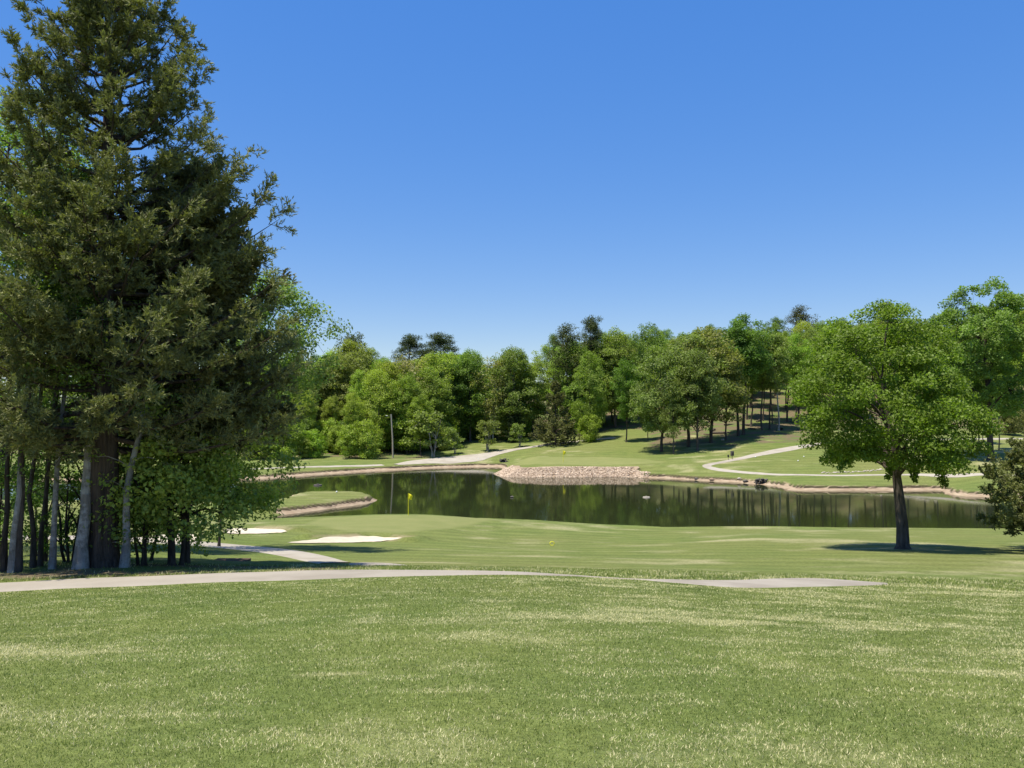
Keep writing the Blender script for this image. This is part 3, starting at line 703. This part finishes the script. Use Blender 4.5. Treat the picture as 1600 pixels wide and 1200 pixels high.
# lone tree on the fairway
lt = ground(1407, 45)
g = broadleaf(63, 14.1, 5.5, 4.95, .36, 240, 76000, .165, 'round', .92, 26, .14, low=1.3, tw=.004, lean=(-1.3, 0), flat=.52, shell=.30, ns=12, fork=.72)
t = build_tree('hackberry_tree', lt, g, M_bark, M_leaf, (.155, .24, .026), 'lone bright green round tree on the fairway in front of the lake')
def bough(seed, p0, pts, nl, rr, ls, parent, bark, color, r0=.05):
    r = np.random.default_rng(seed); P = resample(np.array([p0]+pts, float), 14); lines = [(P, np.linspace(r0, .01, 14))]
    ci = r.integers(3, 14, nl); d = unit(r.normal(size=(nl, 3)))*(r.random(nl)**.6)[:, None]*rr; d[:, 2] *= .8
    LV, LF = leaf_quads(P[ci]+d*(1.15-ci/20)[:, None], ls, r, .4)
    b = add_mesh('bough', *tubes(lines, 5), bark, parent, smooth=True)
    c = add_mesh('bough_leaves', LV, LF, M_leaf, b, tint=np.clip(.4+r.normal(0, .2, nl), 0, 1)); c.color = (*color, 1)
gc = (.155, .24, .026)
bough(1, (-.8,-.3,6.2), [(-2.4,-.8,6.3),(-3.4,-1,5.4),(-4.0,-1,4.7)], 700, .55, .16, t, M_bark, gc)
bough(2, (0,-.3,5.4), [(-.9,-.9,5.0),(-1.35,-1.1,4.2)], 450, .42, .16, t, M_bark, gc)
bough(3, (.3,-.2,5.8), [(1.3,-.8,5.6),(1.7,-1,4.6),(1.85,-1,3.8)], 900, .60, .16, t, M_bark, gc)
bough(4, (.2,-.2,5.8), [(2.2,-.4,5.9),(3.2,-.5,5.2)], 700, .7, .16, t, M_bark, gc)
bough(5, (.1,-.3,4.9), [(.3,-.7,4.6),(.35,-.8,4.0)], 350, .40, .16, t, M_bark, gc)

# cedar leaning in at the right edge
rc = ground(1668, 44)
rc = (rc[0]+.3, rc[1], rc[2])
prof3 = [(0, 3.9), (1.6, 4.9), (3, 4.7), (4.4, 3.5), (5.6, 2.2), (7, .4)]
build_tree('cedar_tree', rc, cedar(15, 6.6, 1.3, prof3, .2, 90, 16, 11, 12, .15, bw_=.034, asc=(.1, .7)), M_barkd, M_needle, (.20, .225, .08), 'low spreading red cedar reaching in from the right edge over the shore')

# ------------------------------------------------------------------ tree kinds for the far shore
def proto(name, gen, bark, leafm, color):
    return dict(name=name, gen=gen, bark=bark, leafm=leafm, color=color, first=None)
K = {
 'hard1': proto('hardwood_tree', broadleaf(71, 22, 4, 5.5, .28, 150, 15500, .36, 'oval', 1.35, 12, .2), M_bark, M_leaf, (.085, .14, .035)),
 'hard2': proto('hardwood_tree', broadleaf(72, 22, 6, 4.9, .26, 140, 14500, .36, 'vase', 1.3, 12, .25), M_bark, M_leaf, (.085, .14, .035)),
 'hard3': proto('hardwood_tree', broadleaf(73, 22, 3.5, 5.8, .28, 155, 16000, .36, 'round', 1.35, 12, .22), M_barkd, M_leaf, (.085, .14, .035)),
 'high1': proto('tall_tree', broadleaf(74, 24, 11.5, 4.2, .27, 100, 10500, .36, 'round', 1.35, 12, .22, fork=.85), M_barkd, M_leaf, (.085, .14, .035)),
 'high2': proto('tall_tree', broadleaf(75, 24, 10, 3.8, .24, 95, 10000, .36, 'oval', 1.3, 12, .22, fork=.85), M_bark, M_leaf, (.085, .14, .035)),
 'pale': proto('budding_tree', broadleaf(76, 20, 5, 4.6, .24, 110, 4800, .40, 'oval', 1.4, 14, .2), M_barkp, M_leaf, (.165, .18, .085)),
 'under': proto('understory_tree', broadleaf(77, 9, .6, 3.4, .12, 80, 7000, .34, 'oval', 1.1, 8, .25, stems=2, spread=.8), M_barkd, M_leaf, (.11, .18, .04)),
 'under2': proto('understory_tree', broadleaf(78, 8, .2, 3.2, .10, 80, 7000, .33, 'round', 1.0, 8, .25, stems=3, spread=.9), M_barkd, M_leaf, (.11, .18, .04)),
 'pine1': proto('pine_tree', pine(79, 28, 14, 3.8, .30, 44, 11000), M_barkd, M_needle, (.040, .058, .028)),
 'pine2': proto('pine_tree', pine(80, 26, 11, 3.4, .27, 48, 7000), M_barkd, M_needle, (.045, .065, .03)),
 'cedar': proto('cedar_tree', cedar(81, 15, .8, [(0,5.4),(2,5.6),(5,4.3),(9,2.7),(13,1),(15,.2)], .22, 80, 12, 5, 5, .42, bw_=.09), M_barkd, M_needle, (.085, .10, .055)),
 'cedar2': proto('cedar_tree', cedar(82, 13, .3, [(0,2.2),(2,2.8),(5,2.6),(9,1.7),(12,.6),(13,.1)], .18, 70, 10, 5, 5, .40, bw_=.09), M_barkd, M_needle, (.045, .07, .03)),
 'oak': proto('oak_tree', broadleaf(83, 19, 4.2, 6.0, .30, 170, 15000, .38, 'round', 1.3, 16, .14, low=1.0), M_barkd, M_leaf, (.11, .145, .055)),
 'oak2': proto('oak_tree', broadleaf(84, 19, 4.6, 5.4, .26, 150, 13000, .38, 'round', 1.25, 16, .18, low=1.2), M_bark, M_leaf, (.11, .145, .055)),
 'myrtle': proto('crape_myrtle', broadleaf(85, 5.6, 1.1, 1.9, .07, 45, 2200, .26, 'round', .62, 9, .18, stems=4, spread=.5), M_barkp, M_leaf, (.11, .155, .055)),
}
HH = dict(hard1=22, hard2=22, hard3=22, high1=24, high2=24, pale=20, under=9, under2=8, pine1=28, pine2=26, cedar=15, cedar2=13, oak=19, oak2=19, myrtle=5.6)
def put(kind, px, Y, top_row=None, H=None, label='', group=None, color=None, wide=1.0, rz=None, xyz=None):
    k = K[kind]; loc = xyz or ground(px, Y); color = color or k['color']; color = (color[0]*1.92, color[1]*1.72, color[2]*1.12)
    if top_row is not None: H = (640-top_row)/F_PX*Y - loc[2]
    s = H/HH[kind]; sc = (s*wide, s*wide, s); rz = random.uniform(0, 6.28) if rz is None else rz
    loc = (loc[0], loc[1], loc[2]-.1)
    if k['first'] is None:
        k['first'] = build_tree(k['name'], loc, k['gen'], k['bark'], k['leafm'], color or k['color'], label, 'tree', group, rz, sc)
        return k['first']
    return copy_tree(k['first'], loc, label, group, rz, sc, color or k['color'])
BR = (.13, .205, .045); MG = (.092, .148, .040); DG = (.062, .108, .034); OL = (.112, .150, .060); YG = (.150, .205, .050)

# single trees one can pick out
put('hard3', 548, 215, 522, label='dark rounded crown rising above the left part of the far wood', color=(.045,.065,.03), wide=.85)
put('hard1', 600, 200, 560, label='bright green crown below the dark rounded crown at the left of the wood', color=(.10,.18,.035))
put('pine1', 640, 235, 528, label='flat topped dark pine, left one of the pair above the wood', wide=1.5)
put('pine1', 688, 230, 525, label='flat topped dark pine, right one of the pair above the wood', wide=1.7)
put('pale', 648, 188, 552, label='greyish half bare budding tree left of the middle of the wood', color=(.145,.155,.09), wide=1.15)
put('under', 641, 180, 622, label='bright green small tree just right of the utility pole', color=BR)
put('hard2', 700, 196, 566, label='dark green tree behind the leftmost crape myrtle', color=DG)
put('hard1', 735, 198, 546, label='mid green tree standing behind the gap between two crape myrtles', color=MG)
put('pale', 770, 196, 552, label='pale olive tree in the middle of the wood', color=(.14,.165,.075))
put('hard1', 803, 194, 542, label='tall full green tree above the smallest crape myrtle', color=(.085,.125,.04), wide=1.1)
put('cedar', 868, 180, 597, label='broad brownish cedar hanging over the cart path', wide=1.0)
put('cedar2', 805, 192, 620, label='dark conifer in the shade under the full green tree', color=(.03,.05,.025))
put('pine2', 886, 200, 512, label='dense tall dark pine beside the thin topmost pine', color=(.055,.075,.035), wide=1.25)
put('pine1', 923, 205, 500, label='thin tall pine with an open crown, highest in the middle of the wood', color=(.045,.065,.032), wide=.95)
put('hard3', 921, 186, 551, label='bright dense green tree right of the brownish cedar', color=(.10,.17,.04), wide=.78)
put('under2', 921, 183, 646, label='low bright bush at the foot of the dense green tree', color=BR, wide=.9)
put('hard1', 962, 205, 513, label='light green tree top right of the topmost pine', color=(.11,.17,.055))
put('hard2', 978, 178, 560, label='rich green tree standing on the shaded lawn left of the oaks', color=(.07,.14,.028), wide=.75)
put('hard2', 1014, 200, 505, label='narrow pointed crown behind the left side of the oaks', color=(.10,.155,.045), wide=.7)
# oak clump behind the far green
put('oak', 1033, 163, 540, label='leftmost oak of the clump, ivy round its trunk', color=(.098,.145,.055), wide=.95)
put('oak2', 1052, 158, 590, label='thin pale trunked oak leaning left at the front of the clump', color=(.115,.15,.055), wide=.62)
put('oak', 1075, 166, 522, label='tall central oak of the clump with a dark leaning trunk', color=(.110,.152,.062), wide=1.0)
put('oak2', 1089, 160, 548, label='ivy covered oak at the front of the clump', color=(.095,.13,.05), wide=.85)
put('oak', 1110, 169, 511, label='tallest oak of the clump, behind the ivy covered one', color=(.115,.14,.058), wide=1.0)
put('oak2', 1134, 172, 545, label='rightmost oak of the clump beside the open pine floor', color=(.085,.12,.046), wide=.8)
put('oak2', 1012, 180, 600, label='small oak standing behind the left end of the clump', color=(.10,.14,.05), wide=.6)
# open stand right of the clump
put('high1', 1153, 176, 500, label='tall tree with twin dark trunk directly right of the oak clump', color=(.07,.125,.035), wide=1.1)
put('high1', 1161, 177, 490, label='tallest green crown right of the oak clump', color=(.07,.13,.035), wide=1.15)
put('high2', 1190, 182, 515, label='straight dark trunk standing alone in the open stand', color=(.09,.145,.045))
put('high2', 1206, 192, 525, label='thin dark trunk between the lone dark trunk and the pale one', color=(.10,.15,.05), wide=.8)
p = put('high2', 1216, 181, 520, label='pale straight trunk at the edge of the lawn in the open stand', color=(.11,.165,.06))
p = [c for c in p.children if c.name.startswith('trunk')][0]; p.data = p.data.copy(); p.data.materials[0] = M_barkp
put('pine2', 1252, 235, 482, label='dark pine crown on the skyline left of the lone tree', color=(.06,.07,.035), wide=1.3)
put('pine2', 1388, 240, 476, label='dark tree top just showing over the lone tree', color=(.05,.06,.03), wide=1.1)
# tall tree behind the lone tree at the right
g = broadleaf(91, 30, 8.5, 9.2, .52, 300, 42000, .40, 'vase', 1.35, 24, .26, low=3, fork=.8, ns=10)
g2 = ground(1546, 128)
s = ((640-436)/F_PX*128-g2[2])/30
build_tree('poplar_tree', g2, g, M_barkd, M_leaf, (.17, .26, .05), 'very tall broad tree with a thick dark trunk, behind and right of the lone tree', s=s)
for (px, Y, tr_, lab, kk) in [(1518, 150, 590, 'thin shaded trunk, leftmost of the three left of the thick dark trunk', 'high2'), (1528, 152, 585, 'middle one of the three thin shaded trunks beside the thick dark trunk', 'high1'), (1535, 149, 575, 'thin shaded trunk nearest the left side of the thick dark trunk', 'high2'), (1559, 140, 560, 'grey trunk standing just right of the thick dark trunk', 'high2')]:
    put(kk, px, Y, tr_, label=lab, color=(.09,.15,.04), wide=.7)
# crape myrtles
put('myrtle', 677, 172, 640, label='bushy crape myrtle nearest the utility pole', color=(.10,.15,.05), wide=1.3)
put('myrtle', 711, 175, 666, label='crape myrtle above the wide part of the lakeside path', wide=1.05)
put('myrtle', 762, 178, 655, label='largest crape myrtle, between the other two by the path', wide=1.1, color=(.10,.14,.05))
put('myrtle', 812, 182, 660, label='smallest crape myrtle, alone on the slope', wide=1.0, color=(.11,.16,.055))

# fill of the woods: trees nothing tells apart
rr = random.Random(5)
SKY = [(-300,560),(380,560),(500,543),(560,534),(600,545),(640,545),(700,550),(760,552),(830,550),(860,530),(900,520),(960,520),(1010,515),(1060,518),(1110,512),(1160,498),(1200,500),(1250,492),(1300,497),(1400,487),(1480,496),(1540,470),(1640,470),(1900,480)]
def sky(px): return float(np.interp(px, [a for a, b in SKY], [b for a, b in SKY]))
taken = []
def fill(n, p0, p1, y0, y1, kinds, cols, label, group, drop=(0, 26), Hlim=(9, 31), wide=(.8, 1.1), mind=3.2, H=None, name=None):
    k = 0; tries = 0
    while k < n and tries < n*40:
        tries += 1
        px = rr.uniform(p0, p1); Y = rr.uniform(y0, y1); x = (px-800)/F_PX*Y
        if any((x-a)**2+(Y-b)**2 < mind**2 for a, b in taken): continue
        if float(hgt(x, Y)) < -11.3: continue
        taken.append((x, Y)); kd = rr.choice(kinds); c = rr.choice(cols); j = rr.uniform(.82, 1.2); c = tuple(v*j for v in c)
        z = float(hgt(x, Y)); h = H and rr.uniform(*H) or max(Hlim[0], min(Hlim[1], (640-sky(px)-rr.uniform(*drop))/F_PX*Y - z))
        put(kd, px, Y, H=h, label=label, group=group, color=c, wide=rr.uniform(*wide)); k += 1
hw = ['hard1', 'hard2', 'hard3', 'hard1', 'hard3']
fill(16, 395, 665, 175, 190, ['high1', 'high2', 'hard2', 'hard1'], [BR, YG, YG, BR, OL], 'leafy tree in the front rows of the wood left of the crape myrtles', 'front trees of the left wood', (30, 80))
fill(34, 380, 700, 186, 240, hw, [BR, YG, MG, OL, YG], 'leafy tree deep in the wood left of the crape myrtles', 'back trees of the left wood', (-2, 30), wide=(.9, 1.2))
fill(20, 395, 590, 165, 182, ['under', 'under2'], [BR, YG, BR, MG], 'low understory tree along the foot of the left wood', 'understory of the left wood', H=(4.5, 10.5), mind=2.4)
fill(10, 590, 700, 183, 192, ['under', 'under2'], [BR, YG, BR, MG], 'low understory tree behind the utility pole', 'understory behind the utility pole', H=(5, 10.5), mind=2.4)
fill(30, 690, 985, 198, 250, hw+['pine2'], [MG, OL, MG, YG, BR], 'leafy tree in the wood behind the crape myrtles and the brownish cedar', 'trees of the middle wood', (-4, 26), wide=(.95, 1.2), mind=3.6)
fill(18, 690, 930, 196, 208, ['under', 'cedar2', 'under2'], [MG, DG, BR, DG], 'low dark tree at the foot of the middle wood', 'understory of the middle wood', H=(4.5, 9.5), mind=2.6)
fill(26, 960, 1240, 208, 262, ['high1', 'high2', 'high1', 'hard2'], [MG, OL, BR, MG, DG], 'tall tree on the wooded slope behind the oak clump', 'trees of the slope behind the oaks', (0, 24), mind=4)
fill(10, 1165, 1300, 184, 206, ['high1', 'high2'], [MG, BR, OL], 'high crowned tree on the open brown floor left of the lone tree', 'trees of the open stand', (14, 40), mind=3.5)
fill(34, 965, 1700, 236, 262, ['hard1', 'hard3', 'hard2'], [MG, OL, DG, BR], 'full crowned tree high on the wooded slope', 'full crowned trees high on the slope', (6, 40), mind=4)
fill(28, 1235, 1700, 196, 240, ['high1', 'high2', 'hard1', 'hard2'], [BR, MG, YG, OL], 'tree on the wooded slope behind the lone tree', 'trees of the right slope', (4, 30), mind=4)
fill(22, -150, 390, 166, 225, hw, [BR, MG, YG], 'leafy tree of the far wood showing through gaps in the big cedar', 'trees of the wood behind the cedar', (0, 30), mind=4)
fill(8, 1570, 1720, 165, 195, ['cedar', 'under', 'cedar2'], [OL, (.10,.11,.055)], 'bushy tree on the bank at the right edge', 'bushes of the right bank', H=(4, 9), mind=4)
fill(26, 985, 1700, 300, 330, ['hard3', 'hard1'], [MG, OL, DG], 'dark full tree on the crest of the slope', 'trees along the crest of the slope', H=(13, 19), mind=4)
fill(48, 960, 1700, 264, 300, ['under', 'hard3', 'under2'], [MG, OL, DG], 'low leafy tree at the top of the wooded slope', 'low trees at the top of the slope', H=(7, 13), mind=4.5)
fill(44, 380, 1750, 262, 330, ['hard1', 'hard3', 'hard2'], [MG, OL, DG], 'distant tree along the skyline behind the wood', 'skyline trees', (4, 24), Hlim=(12, 30), mind=4.5)

# ------------------------------------------------------------------ rocks
def rock_v(r, s, c):
    ph = (1+5**.5)/2
    V = np.array([(-1,ph,0),(1,ph,0),(-1,-ph,0),(1,-ph,0),(0,-1,ph),(0,1,ph),(0,-1,-ph),(0,1,-ph),(ph,0,-1),(ph,0,1),(-ph,0,-1),(-ph,0,1)], float)/1.9
    V *= r.uniform(.7, 1.25, (12, 1)); a = r.uniform(0, 6.28); ca_, sa_ = math.cos(a), math.sin(a)
    V = V*np.array([s*r.uniform(.8, 1.3), s*r.uniform(.7, 1.1), s*r.uniform(.5, .8)])
    return V@np.array([[ca_, -sa_, 0], [sa_, ca_, 0], [0, 0, 1]]) + c
ICO = np.array([(0,11,5),(0,5,1),(0,1,7),(0,7,10),(0,10,11),(1,5,9),(5,11,4),(11,10,2),(10,7,6),(7,1,8),(3,9,4),(3,4,2),(3,2,6),(3,6,8),(3,8,9),(4,9,5),(2,4,11),(6,2,10),(8,6,7),(9,8,1)])
def riprap():
    r = np.random.default_rng(4); Vs, Fs, ti = [], [], []; i = 0; P = shore
    base = np.array([p for p in [onz(782,737), onz(775,741), onz(792,745), onz(850,745.6), onz(930,745.2), onz(995,745.5), onz(1001,746.5)]])
    line = resample(base, 400); T = unit(np.gradient(line, axis=0)); Nn = np.stack([-T[:, 1], T[:, 0]], -1)
    while i < 6500:
        k = r.integers(0, 400); e = min(k, 399-k)/40; d = r.uniform(-.35, 3.1 if e > .6 else 1.2+2*e)
        q = line[k]+Nn[k]*d
        if q[1] < line[k][1]-.5 and 50 < k: q = line[k]-Nn[k]*d
        z = float(hgt(*q)); s = r.uniform(.07, .20)
        Vs.append(rock_v(r, s, np.array([q[0], q[1], max(z, WATER-.1)+s*.15]))); Fs.append(ICO+12*i); ti += [r.random()]*20; i += 1
    o = add_mesh('rubble', np.concatenate(Vs), np.concatenate(Fs), M_rock, tint=ti)
    tag(o, 'slope of broken tan and pink rock lining the shore below the far green', 'rubble', kind='stuff')
riprap()
def rock(name, px, row, s, mtl, label, group=None, seed=0, sq=.6):
    r = np.random.default_rng(seed+100); p = at(px, row)
    V = rock_v(r, s, np.zeros(3)); o = add_mesh(name, V, ICO, mtl); o.location = (p[0], p[1], max(float(hgt(p[0], p[1])), WATER)+s*.25); bevel(o, s*.12, 2)
    return tag(o, label, 'rock', group)
# drift of white stones above the lower far path
rs = random.Random(9)
for i in range(46):
    f = i/45; px = 1284+f*96; row = 739.6-2.2*f-3.4*f**3 + rs.uniform(-1.1, 1.0)
    rock('white_stone', px, row, rs.uniform(.10, .26), M_stone_w, 'small white stone in the line of stones above the lower far path', 'line of white stones', i)
for i in range(34):
    px = rs.uniform(1408, 1462); row = rs.uniform(722, 730)
    rock('white_stone', px, row, rs.uniform(.15, .4), M_stone_w, 'pale pinkish stone in the bed behind the lone tree', 'bed of stones behind the lone tree', 60+i)
rock('boulder', 800, 806, .28, M_stone_d, 'small dark rock on the edge of the near green by the water', seed=201)
rock('boulder', 1155, 748.5, .40, M_stone_w, 'white rock on the far dirt bank left of the dark stone drain', seed=202)
rock('boulder', 1129, 688, .45, M_stone_w, 'pale rock in the shade at the foot of the oak clump', seed=203)
for i, (px, row) in enumerate([(982,743.5),(986,741),(1088,748.5),(1112,750),(1165,753)]):
    rock('boulder', px, row, .28+.05*i, M_stone_d if i % 2 == 0 else M_rock, 'brown rock at the foot of the far dirt bank', 'rocks along the far bank', 210+i)
for i in range(22):
    px = rs.uniform(1100, 1330); Y = rs.uniform(178, 205); q = ground(px, Y); a = rs.uniform(0, 3.14)
    o = add_mesh('fallen_log', *tubes([(np.array([(-1.4, 0, 0), (0, .05, .05), (1.5, 0, .02)]), np.array([.15, .17, .11]))], 7), M_bark, smooth=True)
    o.location = (q[0], q[1], q[2]+.12); o.rotation_euler = (0, 0, a); s = rs.uniform(.6, 1.6); o.scale = (s, s, s)
    tag(o, 'fallen log or branch on the brown floor of the open stand', 'log', 'fallen logs of the open stand')

# stone drains, culvert
def stone_drain(name, px, row, w, label, n, seed):
    p = at(px, row); t = empty(name, (p[0], p[1], float(hgt(p[0], p[1]))), label, 'drain'); r = np.random.default_rng(seed)
    Vs = []; 
    for i in range(n):
        Vs.append(rock_v(r, r.uniform(.16, .32), np.array([r.uniform(-w/2, w/2), r.uniform(-.2, .5), r.uniform(0, .7)])))
    V = np.concatenate(Vs); F = np.concatenate([ICO+12*i for i in range(n)]); add_mesh('stonework', V, F, M_stone_d, t)
    a = np.arange(17)/16*2*np.pi; P = np.array([(0, -.45, .3), (0, .3, .3)]); V, F = tubes([(P, np.array([.28, .28]))], 16); add_mesh('pipe', V, F, M_black, t, smooth=True)
stone_drain('stone_drain', 1191, 755, 2.2, 'dark stone drain set in the far dirt bank', 46, 7)
stone_drain('stone_drain', 787, 722, 1.9, 'dark stone drain beside the left end of the rock slope', 30, 8)
p = at(357, 877)
t = empty('culvert', (p[0], p[1], p[2]-.17), 'black mouth of a culvert in the shaded grass under the trees', 'culvert')
V, F = join([box(-.75, .55, .05, .9, .08, .12), box(-.75, -.66, .05, .9, -.3, .08), box(.46, .55, .05, .9, -.3, .08), box(-.66, .46, .85, .9, -.3, .08)])
bevel(add_mesh('headwall', V, F, M_dirt, t), .01); V, F = box(-.66, .46, .10, .84, -.28, .03); add_mesh('mouth_shade_block', V, F, M_black, t)  # solid black block fills the mouth, the shade inside painted as colour

# ------------------------------------------------------------------ flags, stakes, sign, pole
def flagstick(px, row, h, s, label):
    p = at(px, row); t = empty('flagstick', (p[0], p[1], p[2]), label, 'flag', s=1)
    V, F = tubes([(np.array([(0, 0, -.05), (0, 0, h*.5), (0, 0, h)]), np.array([.026, .026, .024])*s)], 8); add_mesh('pole', V, F, M_yellow, t, smooth=True)
    n = 9; u = np.linspace(0, 1, n); v = np.linspace(0, 1, 6); U, Vv = np.meshgrid(u, v, indexing='ij')
    Hf = .50*s; W = .36*s; X = U*W*(1-.35*Vv); Z = h-.03-Vv*Hf*(1-.30*U)-.30*U*W-U*U*.12; Yy = .05*np.sin(U*7+Vv*3)*U
    I = np.arange(n*6).reshape(n, 6); F = np.stack([I[:-1,:-1], I[1:,:-1], I[1:,1:], I[:-1,1:]], -1).reshape(-1, 4)
    f = add_mesh('flag', np.stack([X, Yy, Z], -1), F, M_yellow, t, smooth=True); md = f.modifiers.new('thick', 'SOLIDIFY'); md.thickness = .006
    V, F = tubes([(np.array([(0, 0, .0), (0, 0, .012)]), np.array([.056, .056]))], 14); add_mesh('cup', V, F, M_white, t)
    return p
flagstick(638, 806, 2.13, 1.15, 'yellow flag on a yellow stick on the near green')
flagstick(880, 722.5, 2.3, 1.5, 'yellow flag on the far green above the rock slope')
for i, (px, row, ti, lab) in enumerate([(1585.5, 827, -.10, 'short yellow stake leaning left, left one of the pair by the shore'), (1588.8, 827.5, .05, 'short yellow stake, right one of the pair by the shore')]):
    p = at(px, row, 3, 79); o = add_mesh('yellow_stake', *join([box(-.045, .045, -.03, .03, -.1, .52), box(-.035, .035, -.02, .02, .52, .56)]), M_yellow); bevel(o, .008)
    o.location = (p[0], min(p[1], 74), float(hgt(p[0], min(p[1], 74)))); o.rotation_euler = (0, ti, 0); tag(o, lab, 'stake', 'yellow stakes by the shore')
p = at(862.5, 853)
a = np.linspace(0, 2*np.pi, 25); V, F = tubes([(np.stack([.16*np.cos(a), np.zeros(25), .17+.13*np.sin(a)], -1), np.full(25, .022))], 8)
o = add_mesh('marker_ring', V, F, M_yellow, smooth=True); o.location = tuple(p); tag(o, 'small yellow ring marker on the fairway before the near green', 'marker')
# sign board and post by the bend of the loop path
p = at(1144, 718.3); t = empty('course_sign', tuple(p), 'dark sign board on a post beside the far path', 'sign')
V, F = box(-.05, .05, -.05, .05, -.2, 1.1); bevel(add_mesh('post', V, F, M_black, t), .01)
V, F = box(-.33, .33, -.10, -.045, .72, 1.62); bevel(add_mesh('board', V, F, M_stone_d, t), .02)
V, F = box(.0, .27, -.14, -.103, .82, 1.42); bevel(add_mesh('panel', V, F, M_black, t), .01)
p = at(1138, 719.2); t = empty('ball_washer', tuple(p), 'small dark ball washer on a short post left of the sign board', 'post')
V, F = tubes([(np.array([(0,0,-.2),(0,0,.6)]), np.array([.04,.04]))], 8); add_mesh('post', V, F, M_black, t, smooth=True)
V, F = join([box(-.14, .14, -.12, .12, .6, .98), box(-.05, .05, -.05, .05, .98, 1.08)]); bevel(add_mesh('head', V, F, M_black, t), .03)
# utility pole
p = ground(614.5, 171); p = np.array(p); t = empty('utility_pole', tuple(p), 'pale wooden utility pole in front of the left wood', 'pole')
V, F = tubes([(np.array([(0,0,-.5),(-.1,0,4),(-.45,0,9.6)]), np.array([.20,.17,.13]))], 10); add_mesh('shaft', V, F, M_wood, t, smooth=True)
V, F = tubes([(np.array([(-.42,0,8.9),(-.9,0,9.2),(-1.35,-.1,9.3)]), np.array([.04,.035,.03]))], 6); a_ = add_mesh('lamp_arm', V, F, M_stone_d, t, smooth=True)
V, F = box(-1.6, -1.2, -.2, .05, 9.2, 9.34); bevel(add_mesh('lamp_head', V, F, M_white, a_), .04)
# floats
for (px, row, mtl, lab, s) in [(1010, 777.5, M_stone_w, 'pale float on the lake right of the far flag reflection', 1), (496.5, 758.5, M_stone_d, 'dark float on the lake behind the grassy point', 1.3)]:
    x, y = onz(px, row); t = empty('lake_float', (x, y, WATER), lab, 'float'); a = np.linspace(0, 2*np.pi, 21)
    V, F = tubes([(np.stack([.42*s*np.cos(a), .42*s*np.sin(a), np.full(21, .03)], -1), np.full(21, .09*s))], 8); add_mesh('ring', V, F, mtl, t, smooth=True)
    V, F = box(-.14*s, .14*s, -.14*s, .14*s, .0, .20*s); bevel(add_mesh('housing', V, F, mtl, t), .03)
# white tee markers and distance posts scattered near the far paths
for (px, row, lab) in [(1180.5, 715, 'white marker ball by the upper arm of the far path'), (1256, 714.5, 'white marker ball left of the lone tree crown on the far slope'), (1247, 721, 'lower white marker ball on the far slope'),
                       (875, 695, 'white marker ball under the brownish cedar by the path'), (747, 717.5, 'white marker ball at the bend of the lakeside path'), (471, 769.5, 'white marker ball at the left end of the grassy point'), (526, 769.8, 'white marker ball in the middle of the grassy point')]:
    p = at(px, row); V = np.concatenate([rock_v(np.random.default_rng(1), .001, np.zeros(3))])
    u = np.linspace(0.02, np.pi-.02, 7); V, F = tubes([(np.stack([np.zeros(7), np.zeros(7), .12-.13*np.cos(u)], -1), .13*np.sin(u)+.001)], 10)
    o = add_mesh('tee_marker', V, F, M_white, smooth=True); o.location = tuple(p); tag(o, lab, 'marker')

# ------------------------------------------------------------------ light, sky, camera
SUN_EL, SUN_AZ = R(72), R(240)      # azimuth measured from +y towards +x
sd = np.array([math.sin(SUN_AZ)*math.cos(SUN_EL), math.cos(SUN_AZ)*math.cos(SUN_EL), math.sin(SUN_EL)])
L = bpy.data.lights.new('sun', 'SUN'); L.energy = 5; L.angle = R(.5); L.color = (1, .94, .80)
lo = bpy.data.objects.new('sun', L); C.objects.link(lo)
from mathutils import Vector
lo.rotation_euler = Vector(sd).to_track_quat('Z', 'Y').to_euler()
w = bpy.data.worlds.new('World'); bpy.context.scene.world = w; w.use_nodes = True
nt = w.node_tree; bg = nt.nodes['Background']; st = nt.nodes.new('ShaderNodeTexSky'); st.sky_type = 'NISHITA'; st.sun_disc = False
st.sun_elevation = SUN_EL; st.sun_rotation = SUN_AZ; st.air_density = 1.2; st.dust_density = .35; st.ozone_density = 10; st.altitude = 500
gm = nt.nodes.new('ShaderNodeGamma'); gm.inputs[1].default_value = .40; hs = nt.nodes.new('ShaderNodeHueSaturation')
hs.inputs['Saturation'].default_value = 2.0; hs.inputs['Value'].default_value = 2.42; hs.inputs['Hue'].default_value = .522
nt.links.new(st.outputs[0], gm.inputs[0]); nt.links.new(gm.outputs[0], hs.inputs['Color']); nt.links.new(hs.outputs[0], bg.inputs[0]); bg.inputs[1].default_value = .12
cam = bpy.data.cameras.new('camera'); cam.sensor_width = 36; cam.lens = F_PX/1600*36; cam.clip_end = 3000; cam.clip_start = .05
co = bpy.data.objects.new('camera', cam); C.objects.link(co); co.rotation_euler = (R(90)+PITCH, 0, 0)
sc = bpy.context.scene; sc.camera = co
sc.view_settings.view_transform = 'Standard'; sc.view_settings.look = 'None'; sc.view_settings.gamma = 1; sc.view_settings.exposure = .55
sc.cycles.max_bounces = 6; sc.cycles.transparent_max_bounces = 4; sc.cycles.diffuse_bounces = 3; sc.cycles.use_denoising = True
